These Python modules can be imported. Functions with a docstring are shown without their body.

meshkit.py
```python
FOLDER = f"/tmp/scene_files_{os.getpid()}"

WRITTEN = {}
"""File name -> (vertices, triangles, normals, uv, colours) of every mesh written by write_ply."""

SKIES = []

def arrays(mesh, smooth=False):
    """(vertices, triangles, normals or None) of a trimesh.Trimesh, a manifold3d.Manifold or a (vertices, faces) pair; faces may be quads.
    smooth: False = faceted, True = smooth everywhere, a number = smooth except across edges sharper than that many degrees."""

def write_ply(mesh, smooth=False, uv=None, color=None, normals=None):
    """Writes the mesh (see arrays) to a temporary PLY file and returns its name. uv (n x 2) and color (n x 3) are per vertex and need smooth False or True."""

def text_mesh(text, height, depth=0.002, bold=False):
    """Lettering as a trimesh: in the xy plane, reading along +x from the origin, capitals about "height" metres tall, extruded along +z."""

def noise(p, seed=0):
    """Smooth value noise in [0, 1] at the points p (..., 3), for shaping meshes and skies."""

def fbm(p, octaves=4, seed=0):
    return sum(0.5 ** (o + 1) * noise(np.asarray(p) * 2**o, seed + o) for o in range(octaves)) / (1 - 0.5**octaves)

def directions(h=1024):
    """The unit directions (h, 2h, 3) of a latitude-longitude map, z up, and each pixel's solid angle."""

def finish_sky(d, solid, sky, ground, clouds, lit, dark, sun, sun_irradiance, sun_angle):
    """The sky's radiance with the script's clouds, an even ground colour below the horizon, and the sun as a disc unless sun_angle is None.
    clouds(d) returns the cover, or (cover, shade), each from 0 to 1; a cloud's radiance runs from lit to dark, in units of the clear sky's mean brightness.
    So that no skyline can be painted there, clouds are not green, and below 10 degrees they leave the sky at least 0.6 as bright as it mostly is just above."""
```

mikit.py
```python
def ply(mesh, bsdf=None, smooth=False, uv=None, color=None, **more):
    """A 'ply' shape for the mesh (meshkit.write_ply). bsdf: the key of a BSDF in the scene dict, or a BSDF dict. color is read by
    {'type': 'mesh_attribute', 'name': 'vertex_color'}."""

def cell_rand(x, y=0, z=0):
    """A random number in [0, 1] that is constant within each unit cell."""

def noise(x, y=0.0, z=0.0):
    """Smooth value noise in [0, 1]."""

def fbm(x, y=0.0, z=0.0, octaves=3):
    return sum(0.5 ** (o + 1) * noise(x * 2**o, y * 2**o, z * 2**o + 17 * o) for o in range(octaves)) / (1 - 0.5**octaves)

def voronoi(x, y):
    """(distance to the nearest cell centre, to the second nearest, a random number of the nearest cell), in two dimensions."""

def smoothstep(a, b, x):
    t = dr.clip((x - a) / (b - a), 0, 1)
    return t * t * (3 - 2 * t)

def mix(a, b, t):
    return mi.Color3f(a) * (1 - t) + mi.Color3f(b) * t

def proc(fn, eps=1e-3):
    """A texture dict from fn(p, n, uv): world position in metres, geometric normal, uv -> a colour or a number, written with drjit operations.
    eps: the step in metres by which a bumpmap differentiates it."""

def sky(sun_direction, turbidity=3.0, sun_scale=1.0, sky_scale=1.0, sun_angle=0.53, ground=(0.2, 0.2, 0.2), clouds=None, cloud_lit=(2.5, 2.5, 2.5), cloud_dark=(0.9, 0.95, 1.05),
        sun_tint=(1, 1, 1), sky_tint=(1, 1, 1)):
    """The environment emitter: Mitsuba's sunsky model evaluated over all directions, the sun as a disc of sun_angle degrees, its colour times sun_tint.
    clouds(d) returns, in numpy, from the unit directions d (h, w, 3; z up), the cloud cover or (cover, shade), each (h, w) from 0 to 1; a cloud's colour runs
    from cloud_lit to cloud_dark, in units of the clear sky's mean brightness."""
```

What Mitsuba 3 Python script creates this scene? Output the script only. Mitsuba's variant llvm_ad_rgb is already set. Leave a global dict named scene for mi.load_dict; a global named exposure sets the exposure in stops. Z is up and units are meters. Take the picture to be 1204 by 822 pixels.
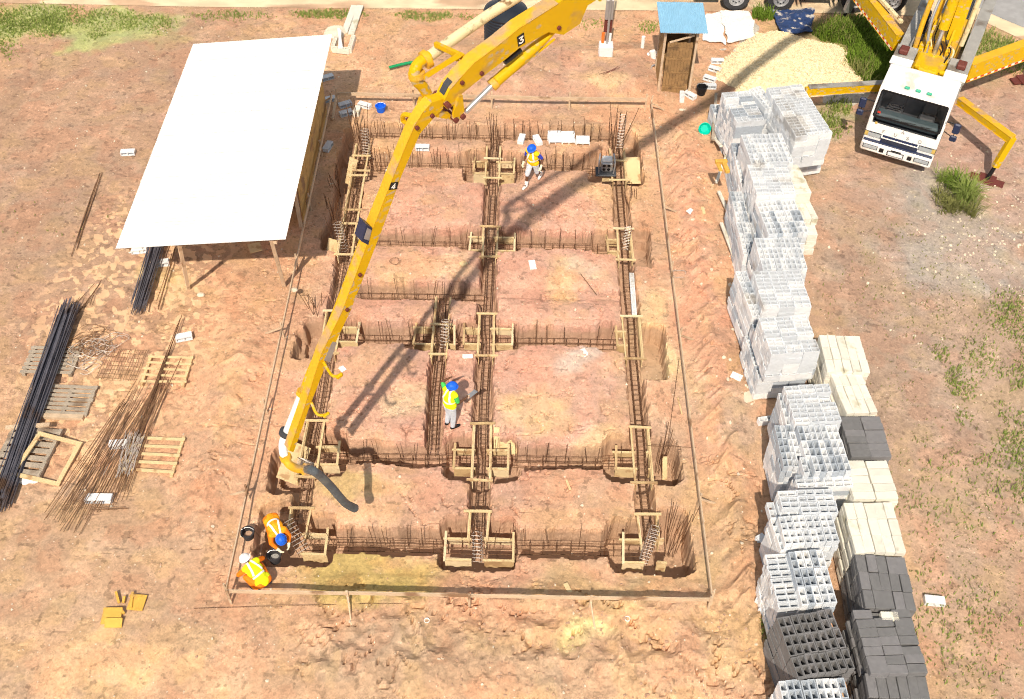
import math, random
import numpy as np, trimesh, manifold3d as m3, drjit as dr, mitsuba as mi
import mikit, meshkit
from mikit import proc, ply
from meshkit import fbm as nfbm, noise as nnoise
T = mi.ScalarTransform4f
scene, labels, place = {'type': 'scene'}, {}, {}
rng = np.random.default_rng(7)
random.seed(7)

# ------------------------------------------------------------------ camera, sky, exposure
CAM = np.array((0.0, 0.0, 20.5)); FWD = np.array((0.000000, 0.662620, -0.748956)); UP = np.array((-0.018325, 0.748830, 0.662509))
scene['camera'] = {'type': 'perspective', 'fov': 51.4309, 'fov_axis': 'x', 'near_clip': 0.5, 'far_clip': 2000.0,
                   'to_world': T().look_at(origin=CAM.tolist(), target=(CAM + FWD).tolist(), up=UP.tolist())}

SUN = (-0.12, -0.86, 1.0)
def clouds(d):
    p = d / np.maximum(d[..., 2:], .12)
    c = nfbm(np.stack([p[..., 0] * .8 + 4, p[..., 1] * .8, d[..., 2] * 0], -1), 5, 3)
    return np.clip((c - .43) / .16, 0, 1) * np.clip(d[..., 2] * 5, 0, 1) * .9, np.clip((c - .55) / .3, 0, 1) * .6
scene['sky'] = mikit.sky(SUN, turbidity=3, sun_angle=0.65, ground=(0.35, 0.26, 0.19), sun_tint=(0.96, 1.0, 1.08), sky_tint=(1.12, 1.0, .86), clouds=clouds, cloud_lit=(2.5, 2.35, 2.15), cloud_dark=(1.1, 1.1, 1.12))
exposure = 1.9

# ------------------------------------------------------------------ materials
def mat(key, col, rough=0.8, metal=0.0, spec=0.3, vary=0.12, freq=6.0, dirt=None, dirt_amt=0.0, dirt_freq=2.0, bump=0, bfreq=30, two=True, spk=None, **kw):
    col = np.array(col, float)
    def fn(p, n, uv):
        a = mikit.fbm(p.x * freq, p.y * freq, p.z * freq, octaves=3)
        c = mi.Color3f(*col.tolist()) * (1 + vary * 2 * (a - 0.5))
        if dirt is not None:
            d = mikit.smoothstep(0.62 - dirt_amt, 0.78 - dirt_amt * .6, mikit.fbm(p.x * dirt_freq + 9, p.y * dirt_freq, p.z * dirt_freq, octaves=4))
            c = mikit.mix(c, mi.Color3f(*dirt), d)
        if spk is not None:
            s = mikit.smoothstep(.60, .72, mikit.noise(p.x * 13, p.y * 13, p.z * 13)) * mikit.smoothstep(.43, .58, mikit.fbm(p.x * 1.6, p.y * 1.6, p.z * 1.6 + 4, octaves=2))
            c = mikit.mix(c, mi.Color3f(*spk), s * .75)
        return c
    b = {'type': 'principled', 'base_color': proc(fn), 'roughness': rough, 'metallic': metal, 'specular': spec, **kw}
    if bump:
        b = {'type': 'bumpmap', 'tex': proc(lambda p, n, uv: mikit.fbm(p.x * bfreq, p.y * bfreq, p.z * bfreq, octaves=2)), 'scale': bump, 'bsdf': b}
    scene[key] = {'type': 'twosided', 'bsdf': b} if two else b
    return key

mat('m_rebar', (0.14, 0.075, 0.042), 0.75, 0.2, vary=.3, freq=9)
mat('m_rebar_new', (0.13, 0.13, 0.16), 0.55, 0.3, vary=.3, freq=5, dirt=(.10, .06, .04), dirt_amt=.1)
mat('m_rebar_tan', (0.22, 0.125, 0.07), 0.8, 0.1, vary=.3, freq=8)
mat('m_wire', (0.55, 0.50, 0.46), 0.5, 0.3, vary=.2)
mat('m_ply', (0.62, 0.48, 0.27), 0.75, vary=.12, freq=4, dirt=(.42, .27, .14), dirt_amt=.06, dirt_freq=5)
mat('m_ply2', (0.50, 0.36, 0.19), 0.8, vary=.15, freq=4, dirt=(.36, .23, .12), dirt_amt=.12, dirt_freq=4)
mat('m_ply3', (0.68, 0.56, 0.36), 0.8, vary=.12, freq=4, dirt=(.48, .33, .2), dirt_amt=.05, dirt_freq=6)
mat('m_ply_dark', (0.42, 0.27, 0.10), 0.8, vary=.2, freq=5, dirt=(.25, .15, .08), dirt_amt=.1)
mat('m_ply_gold', (0.60, 0.36, 0.07), 0.75, vary=.15, freq=5, dirt=(.4, .25, .1), dirt_amt=.1)
mat('m_timber', (0.52, 0.40, 0.28), 0.85, vary=.2, freq=5, dirt=(.25, .15, .09), dirt_amt=.05)
mat('m_timber_grey', (0.36, 0.31, 0.25), 0.9, vary=.25, freq=6, dirt=(.2, .15, .11), dirt_amt=.08)
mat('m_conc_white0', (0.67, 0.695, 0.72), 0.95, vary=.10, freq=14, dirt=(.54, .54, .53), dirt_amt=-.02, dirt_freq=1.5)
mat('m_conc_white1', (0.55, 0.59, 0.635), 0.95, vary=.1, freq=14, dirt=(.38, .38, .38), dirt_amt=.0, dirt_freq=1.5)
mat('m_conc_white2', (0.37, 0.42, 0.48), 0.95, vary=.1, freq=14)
mat('m_conc_dark0', (0.15, 0.152, 0.158), 0.95, vary=.15, freq=14)
mat('m_conc_dark1', (0.18, 0.18, 0.19), 0.95, vary=.15, freq=14)
mat('m_conc_cream0', (0.68, 0.665, 0.59), 0.95, vary=.06, freq=10, dirt=(.48, .45, .33), dirt_amt=.02, dirt_freq=3)
mat('m_conc_cream1', (0.61, 0.595, 0.53), 0.95, vary=.08, freq=10, dirt=(.43, .41, .30), dirt_amt=.04, dirt_freq=3)
mat('m_yellow', (0.60, 0.375, 0.004), 0.5, spec=.2, vary=.07, freq=2.5, dirt=(.45, .28, .06), dirt_amt=.02, dirt_freq=2.2, spk=(.42, .36, .26))
mat('m_yellow_worn', (0.64, 0.37, 0.02), 0.6, vary=.12, freq=3, dirt=(.44, .29, .15), dirt_amt=.14, dirt_freq=3)
mat('m_pipe', (0.66, 0.58, 0.36), 0.6, vary=.1, freq=5, dirt=(.25, .16, .08), dirt_amt=.03, dirt_freq=9)
mat('m_white', (0.78, 0.78, 0.77), 0.3, vary=.03, dirt=(.6, .56, .5), dirt_amt=-.03, clearcoat=.6)
mat('m_roof', (0.74, 0.73, 0.72), 0.55, vary=.03, freq=1)
mat('m_sheet', (0.78, 0.77, 0.75), 0.8, vary=.05, freq=2)
mat('m_glass', (0.012, 0.022, 0.028), 0.08, spec=.6, vary=.3, freq=2)
mat('m_black', (0.012, 0.012, 0.014), 0.45, vary=.3)
mat('m_rubber', (0.035, 0.035, 0.04), 0.75, vary=.3)
mat('m_hose', (0.085, 0.10, 0.115), 0.5, vary=.3, freq=7, dirt=(.12, .13, .13), dirt_amt=.05)
mat('m_tank', (0.016, 0.022, 0.034), 0.35, vary=.2)
mat('m_steel', (0.42, 0.43, 0.45), 0.4, 0.6, vary=.15)
mat('m_chrome', (0.70, 0.71, 0.73), 0.22, 0.9, vary=.05)
mat('m_grey', (0.30, 0.30, 0.29), 0.7, vary=.25, freq=4, dirt=(.16, .14, .12), dirt_amt=.1)
mat('m_chassis', (0.05, 0.055, 0.065), 0.6, vary=.3)
mat('m_truck_blue', (0.035, 0.06, 0.085), 0.4, vary=.2)
mat('m_redbrown', (0.13, 0.035, 0.028), 0.6, vary=.2)
mat('m_red', (0.55, 0.05, 0.03), 0.5)
mat('m_green_lamp', (0.05, 0.40, 0.26), 0.25)
mat('m_amber', (0.55, 0.40, 0.12), 0.25)
mat('m_lamp', (0.34, 0.38, 0.41), 0.12, spec=.7)
mat('m_navy', (0.02, 0.03, 0.075), 0.35)
mat('m_blue_hat', (0.01, 0.12, 0.72), 0.5)
mat('m_blue_shirt', (0.04, 0.06, 0.45), 0.9)
mat('m_green_shirt', (0.06, 0.48, 0.10), 0.9)
mat('m_hivis_yellow', (0.72, 0.80, 0.01), 0.8, vary=.1, freq=20)
mat('m_hivis_amber', (0.78, 0.52, 0.01), 0.8, vary=.1, freq=20)
mat('m_hivis_orange', (0.80, 0.20, 0.01), 0.8, vary=.12, freq=20)
mat('m_hivis_orange2', (0.82, 0.33, 0.01), 0.8, vary=.12, freq=20)
mat('m_reflect', (0.80, 0.80, 0.78), 0.5)
mat('m_skin', (0.13, 0.060, 0.035), 0.6, vary=.06)
mat('m_trouser', (0.52, 0.56, 0.63), 0.9, vary=.12, freq=18)
mat('m_glove', (0.75, 0.72, 0.52), 0.8)
mat('m_blue_tarp', (0.025, 0.05, 0.14), 0.5, vary=.4, freq=5, dirt=(.55, .52, .48), dirt_amt=.07, dirt_freq=6)
mat('m_roof_blue', (0.24, 0.47, 0.66), 0.45, 0.1, vary=.06)
mat('m_teal', (0.0, 0.50, 0.38), 0.4)
mat('m_hose_green', (0.01, 0.26, 0.10), 0.45)
mat('m_orange_pipe', (0.75, 0.17, 0.03), 0.5)
mat('m_planks', (0.27, 0.165, 0.075), 0.85, vary=.25, freq=6, dirt=(.16, .10, .05), dirt_amt=.12, dirt_freq=4)
mat('m_gravel', (0.70, 0.59, 0.39), 0.95, vary=.35, freq=16, bump=.02, bfreq=28)
mat('m_rubble', (0.42, 0.40, 0.36), 0.95, vary=.35, freq=14, bump=.02, bfreq=22)
mat('m_stone', (0.62, 0.55, 0.44), 0.95, vary=.2)
mat('m_dirt_clod', (0.43, 0.285, 0.20), 0.95, vary=.25)
mat('m_asphalt', (0.30, 0.305, 0.315), 0.9, vary=.15, freq=5)
for k, c in (('m_grass0', (0.17, 0.27, 0.04)), ('m_grass1', (0.28, 0.35, 0.10)), ('m_grass2', (0.26, 0.27, 0.10))):
    scene[k] = {'type': 'principledthin', 'base_color': {'type': 'rgb', 'value': list(c)}, 'roughness': 0.6, 'diff_trans': 0.7, 'spec_trans': 0.0}

# ------------------------------------------------------------------ helpers
def numbered(base, table):
    if base not in table: return base
    i = 1
    while f'{base}_{i:03d}' in table: i += 1
    return f'{base}_{i:03d}'
used = set()
def thing(name, label, cat, group=None):
    key = numbered(name, used); used.add(key)
    labels[key] = {'label': label, 'category': cat}
    if group: labels[key]['group'] = group
    return key
def obj(name, mesh, bsdf, parent, smooth=False, label=None, stuff=False, **kw):
    key = numbered(parent + '__' + name, scene)
    scene[key] = ply(mesh, bsdf, smooth=smooth, **kw)
    if label: labels[key] = {'label': label}
    if stuff: labels.setdefault(key, {})['kind'] = 'stuff'
    return key
def single(name, mesh, bsdf, label, cat, group=None, smooth=False, **kw):
    key = thing(name, label, cat, group); scene[key] = ply(mesh, bsdf, smooth=smooth, **kw); return key
def struct(name, mesh, bsdf, smooth=False, kind='structure', label=None):
    scene[name] = ply(mesh, bsdf, smooth=smooth); used.add(name); labels[name] = {'kind': kind}
    if label: labels[name]['label'] = label
def cat(ms): return trimesh.util.concatenate(ms)
def V(*a): return np.array(a, float)
def unit(v): v = np.asarray(v, float); return v / np.linalg.norm(v)
def frame(o, x, y, z):
    M = np.eye(4); M[:3, 0], M[:3, 1], M[:3, 2], M[:3, 3] = x, y, z, o; return M
def rotz(a, o=(0, 0, 0)):
    c, s = math.cos(a), math.sin(a); return frame(o, (c, s, 0), (-s, c, 0), (0, 0, 1))
def box(c, e, M=None, bev=0):
    c, e = np.asarray(c, float), np.asarray(e, float)
    if bev > 0:
        h = e / 2
        P_ = []
        for s in np.ndindex(2, 2, 2):
            sg = np.array(s) * 2 - 1
            for k in range(3):
                q = h - bev; q[k] = h[k]; P_.append(sg * q)
        m = trimesh.convex.convex_hull(np.array(P_))
    else: m = trimesh.creation.box(e)
    m.apply_translation(c)
    if M is not None: m.apply_transform(M)
    return m
def beam(p, q, w, h, up=(0, 0, 1), off=0.0):
    """box from p to q; w = thickness sideways, h = height along up"""
    p, q = np.asarray(p, float), np.asarray(q, float)
    x = unit(q - p); up = np.asarray(up, float)
    if abs(x @ up) > .98: up = V(0, 1, 0)
    y = unit(np.cross(up, x)); z = np.cross(x, y)
    L = np.linalg.norm(q - p)
    return box((0, 0, off), (L, w, h), frame((p + q) / 2, x, y, z))
def tubes(segs, r, n=5):
    """many straight bars (p, q) as ONE mesh of n-sided prisms"""
    vs, fs, k = [], [], 0
    for p, q in segs:
        p, q = np.asarray(p, float), np.asarray(q, float); x = unit(q - p)
        u = unit(np.cross(x, (0, 0, 1.) if abs(x[2]) < .9 else (1., 0, 0))); v = np.cross(x, u)
        a = np.arange(n) * 2 * math.pi / n
        ring = r * (np.cos(a)[:, None] * u + np.sin(a)[:, None] * v)
        vs += [p + ring, q + ring]
        i = np.arange(n); j = (i + 1) % n
        fs += [np.stack([k + i, k + j, k + n + j], 1), np.stack([k + i, k + n + j, k + n + i], 1)]
        fs += [np.array([[k, k + t + 1, k + t] for t in range(1, n - 1)]), np.array([[k + n, k + n + t, k + n + t + 1] for t in range(1, n - 1)])]
        k += 2 * n
    return trimesh.Trimesh(np.vstack(vs), np.vstack(fs), process=False)
def spline(pts, n=8):
    pts = np.asarray(pts, float)
    if len(pts) < 3: return pts
    P_ = np.vstack([2 * pts[0] - pts[1], pts, 2 * pts[-1] - pts[-2]]); out = []
    for i in range(1, len(P_) - 2):
        t = np.linspace(0, 1, n, endpoint=False)[:, None]; a, b, c, d = P_[i - 1:i + 3]
        out.append(.5 * (2 * b + (c - a) * t + (2 * a - 5 * b + 4 * c - d) * t ** 2 + (3 * b - a - 3 * c + d) * t ** 3))
    return np.vstack(out + [pts[-1:]])
def pipe(pts, r, n=10, caps=True):
    pts = np.asarray(pts, float); N = len(pts)
    t = np.gradient(pts, axis=0); t /= np.linalg.norm(t, axis=1)[:, None]
    u = np.cross(t[0], (0, 0, 1.) if abs(t[0][2]) < .9 else (1., 0, 0)); u /= np.linalg.norm(u)
    rr = np.broadcast_to(r, N); a = np.arange(n) * 2 * math.pi / n; rings = []
    for k in range(N):
        u = unit(u - t[k] * (u @ t[k])); v = np.cross(t[k], u)
        rings.append(pts[k] + rr[k] * (np.cos(a)[:, None] * u + np.sin(a)[:, None] * v))
    vs = np.vstack(rings); i = np.arange(n); j = (i + 1) % n; fs = []
    for k in range(N - 1):
        b = k * n; fs += [np.stack([b + i, b + j, b + n + j], 1), np.stack([b + i, b + n + j, b + n + i], 1)]
    if caps:
        vs = np.vstack([vs, pts[:1], pts[-1:]]); e = (N - 1) * n
        fs += [np.stack([np.full(n, N * n), j, i], 1), np.stack([np.full(n, N * n + 1), e + i, e + j], 1)]
    return trimesh.Trimesh(vs, np.vstack(fs), process=False)
def lathe(prof, n=24, M=None):
    m = trimesh.creation.revolve(np.asarray(prof, float), sections=n)
    if M is not None: m.apply_transform(M)
    return m
def cyl(p, q, r, n=16): return pipe([p, (np.asarray(p, float) + np.asarray(q, float)) / 2, q], r, n)
def slab(poly, M, h):
    """polygon in the xy of frame M, thickness h along its z"""
    from shapely.geometry import Polygon
    g = Polygon(poly).buffer(0)
    m = trimesh.creation.extrude_polygon(g, h, engine='earcut'); m.apply_transform(M); return m

# ------------------------------------------------------------------ ground: one sheet with the excavated trenches
RX = {'L': -4.72, 'M': -0.68, 'R': 3.13, 'S': -1.87}
ROWS = [27.2, 25.75, 22.25, 20.15, 18.6, 14.78, 12.42]
cuts = []      # x0, x1, y0, y1, depth, corner radius
for k, y0, y1 in (('L', 12.1, 27.5), ('M', 12.1, 27.5), ('R', 12.1, 27.5)): cuts.append((RX[k] - .22, RX[k] + .22, y0, y1, .42, .05))
cuts.append((RX['S'] - .2, RX['S'] + .2, 14.7, 20.2, .42, .05))
for i, y in enumerate(ROWS):
    x1 = RX['M'] if i == 3 else RX['R'] + .1
    w = .32 if i > 1 else .36
    cuts.append((RX['L'] - .1, x1, y - w, y + w, .58 if i < 4 else .74, .08))
# pits round the columns
for y0, y1 in ((24.75, 26.25), (21.75, 22.75), (18.1, 19.1), (14.05, 15.35), (11.75, 13.05)):
    d = .7 if y0 > 15 else .88
    cuts.append((-1.55, .2, y0, y1, d, .25)); cuts.append((2.2, 4.0 if y0 < 20 else 3.85, y0, y1, d, .25)); cuts.append((-5.45, -3.85, y0, y1, d, .25))
cuts.append((-2.75, -.9, 18.05, 19.0, .7, .2))
cuts.append((3.3, 3.95, 17.2, 18.9, .5, .1)); cuts.append((3.3, 3.85, 21.3, 22.9, .42, .1)); cuts.append((3.3, 4.05, 11.7, 13.4, .95, .2))
cuts.append((-5.6, -4.9, 17.7, 18.7, .45, .1)); cuts.append((-5.35, -4.7, 22.0, 27.4, .55, .3)); cuts.append((3.2, 3.8, 25.2, 27.4, .5, .2))
cuts.append((-5.6, -4.6, 13.6, 15.0, .55, .3)); cuts.append((-5.6, -4.8, 11.9, 13.3, .35, .3))
cuts = np.array(cuts)
def zground(x, y, fine=True):
    x, y = np.asarray(x, float), np.asarray(y, float); sh = x.shape; x, y = x.ravel(), y.ravel()
    p = np.stack([x, y, np.zeros_like(x)], 1)
    z = .16 * (nfbm(p * .22, 3, 3) - .5) + .05 * (nfbm(p * 1.3, 3, 5) - .5)
    inx = np.clip(np.minimum(x + 5.3, 3.8 - x) * 2, 0, 1) * np.clip(np.minimum(y - 11.8, 27.9 - y) * 2, 0, 1)
    # pads between the trenches bulge a little
    dx = np.min([np.abs(x - v) for v in (RX['L'], RX['M'], RX['R'])], axis=0); dy = np.min([np.abs(y - v) for v in ROWS], axis=0)
    e = np.minimum(dx, dy)
    z += inx * (.11 * np.clip((e - .2) / .45, 0, 1) ** .6 - .03)
    z += inx * .10 * (nfbm(p * .9 + 31, 3, 9) - .5)
    # spoil thrown out: right strip, left bank, near bank
    q = np.stack([x * .9 + y * .5, (y - x) * 2.2, np.zeros_like(x)], 1)
    rid = np.abs(nfbm(q * .8, 3, 12) - .5) * 2
    right = np.clip(1 - np.abs(x - 5.15) / .75, 0, 1) * np.clip((29 - y) / 2, 0, 1)
    z += right * (.16 + .27 * (.45 - rid))
    left = np.clip(1 - np.abs(x + 6.9) / .8, 0, 1) * np.clip(np.minimum(y - 11.5, 19.5 - y) / 1.5, 0, 1)
    z += left * (.14 + .25 * (.4 - np.abs(nfbm(p * 1.4, 3, 15) - .5) * 2))
    near = np.clip((11.6 - y) / .6, 0, 1) * np.clip((y - 8.6) / .8, 0, 1) * np.clip(np.minimum(x + 4.5, 5.2 - x) / .8, 0, 1)
    cl = np.abs(nfbm(p * 1.5 + 7, 4, 21) - .5) * 2
    z += near * (.28 * (.5 - cl) + .05)
    back = np.clip((y - 28.6) / 1.2, 0, 1) * np.clip((32.5 - y) / 1, 0, 1) * np.clip((5 - np.abs(x - 1)) / 2, 0, 1)
    z += back * (.3 + .35 * (nfbm(p * .7 + 3, 3, 33) - .5))
    z += .035 * (nfbm(p * 3.2, 3, 41) - .5)
    crack = np.clip(1 - np.abs(nfbm(np.stack([x * 1.3 + .5 * y, y * 2.1, 0 * x], 1), 4, 81) - .5) / .022, 0, 1) * np.clip((nfbm(p * .9 + 60, 2, 83) - .47) * 8, 0, 1)
    z -= crack * (.03 * inx + .11 * np.maximum(np.maximum(right, left), near) + .03 * np.clip((y - 8) / 3, 0, 1) * (x < 5.8))
    flat = np.clip(np.maximum((y - 33.75) / .4, (x * .77 + y * .64 - 34.1) / .4), 0, 1)
    z = z * (1 - flat) - .03 * flat
    # foot prints on the soft left part
    fp = np.clip(1 - (((x + 10.2) / 2.6) ** 2 + ((y - 18.5) / 5.5) ** 2), 0, 1) ** .5
    z += fp * .075 * (nnoise(np.stack([x * 5.0 + y * 1.2, y * 4.2, np.zeros_like(x)], 1), 51) - .5)
    if fine:
        wob = .10 * (nfbm(p * 1.8 + 5, 3, 61) - .5) + .10 * (nfbm(p * 5 + 15, 2, 63) - .5) + .05 * (nfbm(p * 13 + 15, 1, 65) - .5)
        near_cut = (x > -6.6) & (x < 5) & (y > 11) & (y < 28.5)
        xs, ys, ws = x[near_cut], y[near_cut], wob[near_cut]; drop = np.zeros(len(xs)); berm = np.zeros(len(xs))
        for x0, x1, y0, y1, dep, rad in cuts:
            ax = np.abs(xs - (x0 + x1) / 2) - (x1 - x0) / 2 + rad; ay = np.abs(ys - (y0 + y1) / 2) - (y1 - y0) / 2 + rad
            sd = np.hypot(np.maximum(ax, 0), np.maximum(ay, 0)) + np.minimum(np.maximum(ax, ay), 0) - rad + ws
            t = np.clip((.035 - sd) / .085, 0, 1); drop = np.maximum(drop, dep * (t * t * (3 - 2 * t)) ** .8)
        floor = .05 * (nfbm(p[near_cut] * 2.5, 2, 71) - .5)
        zz = z[near_cut]
        z[near_cut] = np.where(drop > .001, np.minimum(zz * (1 - drop / .6).clip(0, 1) - drop + floor * (drop > .2), zz), zz)
    return z.reshape(sh)
def gz(x, y): return float(zground(np.array([x]), np.array([y]))[0])
def grow(a, b, step, mx=40.0):
    out, x = [], a; s = step
    while (x < b if step > 0 else x > b): s *= 1.35; s = math.copysign(min(abs(s), mx), s); x += s; out.append(x)
    return out
gx = np.concatenate([grow(-20, -400, -.12)[::-1], np.arange(-20, -13.5, .085), np.arange(-13.5, -6.6, .055), np.arange(-6.6, 5.2, .042), np.arange(5.2, 20, .085), grow(20, 400, .12)])
gy = np.concatenate([grow(8, -300, -.12)[::-1], np.arange(8, 11, .06), np.arange(11, 28.2, .042), np.arange(28.2, 37, .085), grow(37, 500, .12)])
X, Y = np.meshgrid(gx, gy); Zg = zground(X, Y)
gv = np.stack([X.ravel(), Y.ravel(), Zg.ravel()], 1); nx, ny = len(gx), len(gy)
ii = (np.arange(ny - 1)[:, None] * nx + np.arange(nx - 1)[None]).ravel()
gf = np.vstack([np.stack([ii, ii + 1, ii + nx + 1], 1), np.stack([ii, ii + nx + 1, ii + nx], 1)])

# soil kinds by place: x, y, rx, ry, colour, strength
SOIL = [(-13, 26, 7, 12, (0.375, 0.25, 0.178), .9), (-9.5, 10, 5, 5, (0.45, 0.31, 0.21), .7), (-0.8, 19.5, 5.2, 8.5, (0.53, 0.318, 0.24), .95), (3.6, 16, 1.4, 5, (0.55, 0.365, 0.25), .7),
        (-6.8, 15.5, 1.6, 5.5, (0.55, 0.335, 0.215), .7), (12, 18, 6, 12, (0.35, 0.262, 0.205), .92), (14.5, 27, 5, 5, (0.40, 0.285, 0.235), .9), (12.6, 22.8, 2.3, 3.4, (0.37, 0.325, 0.285), .85),
        (-2.5, 21.2, 1.6, .8, (0.58, 0.38, 0.22), .6), (1.2, 20.6, .8, .9, (0.58, 0.38, 0.20), .6), (3.6, 19.5, .7, 1.2, (0.58, 0.42, 0.23), .7), (3.7, 18.0, .5, .9, (0.68, 0.52, 0.30), .8),
        (.6, 16.3, 1.0, .7, (0.60, 0.42, 0.25), .7), (1.6, 17.7, .6, .5, (0.52, 0.44, 0.38), .7), (2.0, 15.2, .8, .5, (0.58, 0.40, 0.22), .6), (1.7, 21.0, .8, .5, (0.58, 0.47, 0.36), .6), (-2.6, 16.3, .7, .6, (0.55, 0.41, 0.27), .7),
        (-3.6, 13.9, 1.2, .45, (0.46, 0.34, 0.16), .7), (-3.0, 11.5, 2.2, .7, (0.45, 0.34, 0.13), .9), (2.0, 11.4, 2.4, .6, (0.47, 0.34, 0.18), .6), (-6.8, 9.2, 2.6, .8, (0.62, 0.40, 0.25), .8), (-8.3, 9.2, 1.7, .8, (.68, .43, .25), .95), (10.0, 27.9, .9, 1.1, (.25, .29, .11), .8),
        (1.7, 10.25, .75, .45, (0.76, 0.64, 0.34), .8), (-1, 9.6, 5, 1.1, (0.44, 0.31, 0.21), .8), (5.1, 20, .8, 9, (0.56, 0.325, 0.225), .8), (5.0, 12, 1.0, 3, (0.48, 0.33, 0.20), .7),
        (1.0, 30.2, 5, 1.8, (0.43, 0.275, 0.205), .8), (-5.5, 30, 2.4, .7, (0.58, 0.38, 0.25), .8), (6.2, 29.3, 2.2, .9, (0.38, 0.24, 0.16), .7), (9.9, 27.6, 1.3, 1, (0.36, 0.30, 0.24), .6),
        (-9.6, 20.2, .9, .9, (0.62, 0.45, 0.25), .7), (2.9, 29.9, .9, .5, (0.68, 0.49, 0.28), .6), (5.7, 16.0, .6, 1.5, (0.44, 0.35, 0.28), .6), (10.5, 11, 3, 5, (0.43, 0.30, 0.215), .8), (-9, 28.5, 3, 3, (.40, .26, .20), .6),
        (-15.5, 32.9, 4.5, 1.3, (.36, .40, .17), .85), (11.3, 32.5, 2.0, 2.0, (.20, .22, .08), .8), (16.2, 32.3, 1.6, 1.8, (.30, .30, .16), .6)]
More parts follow.
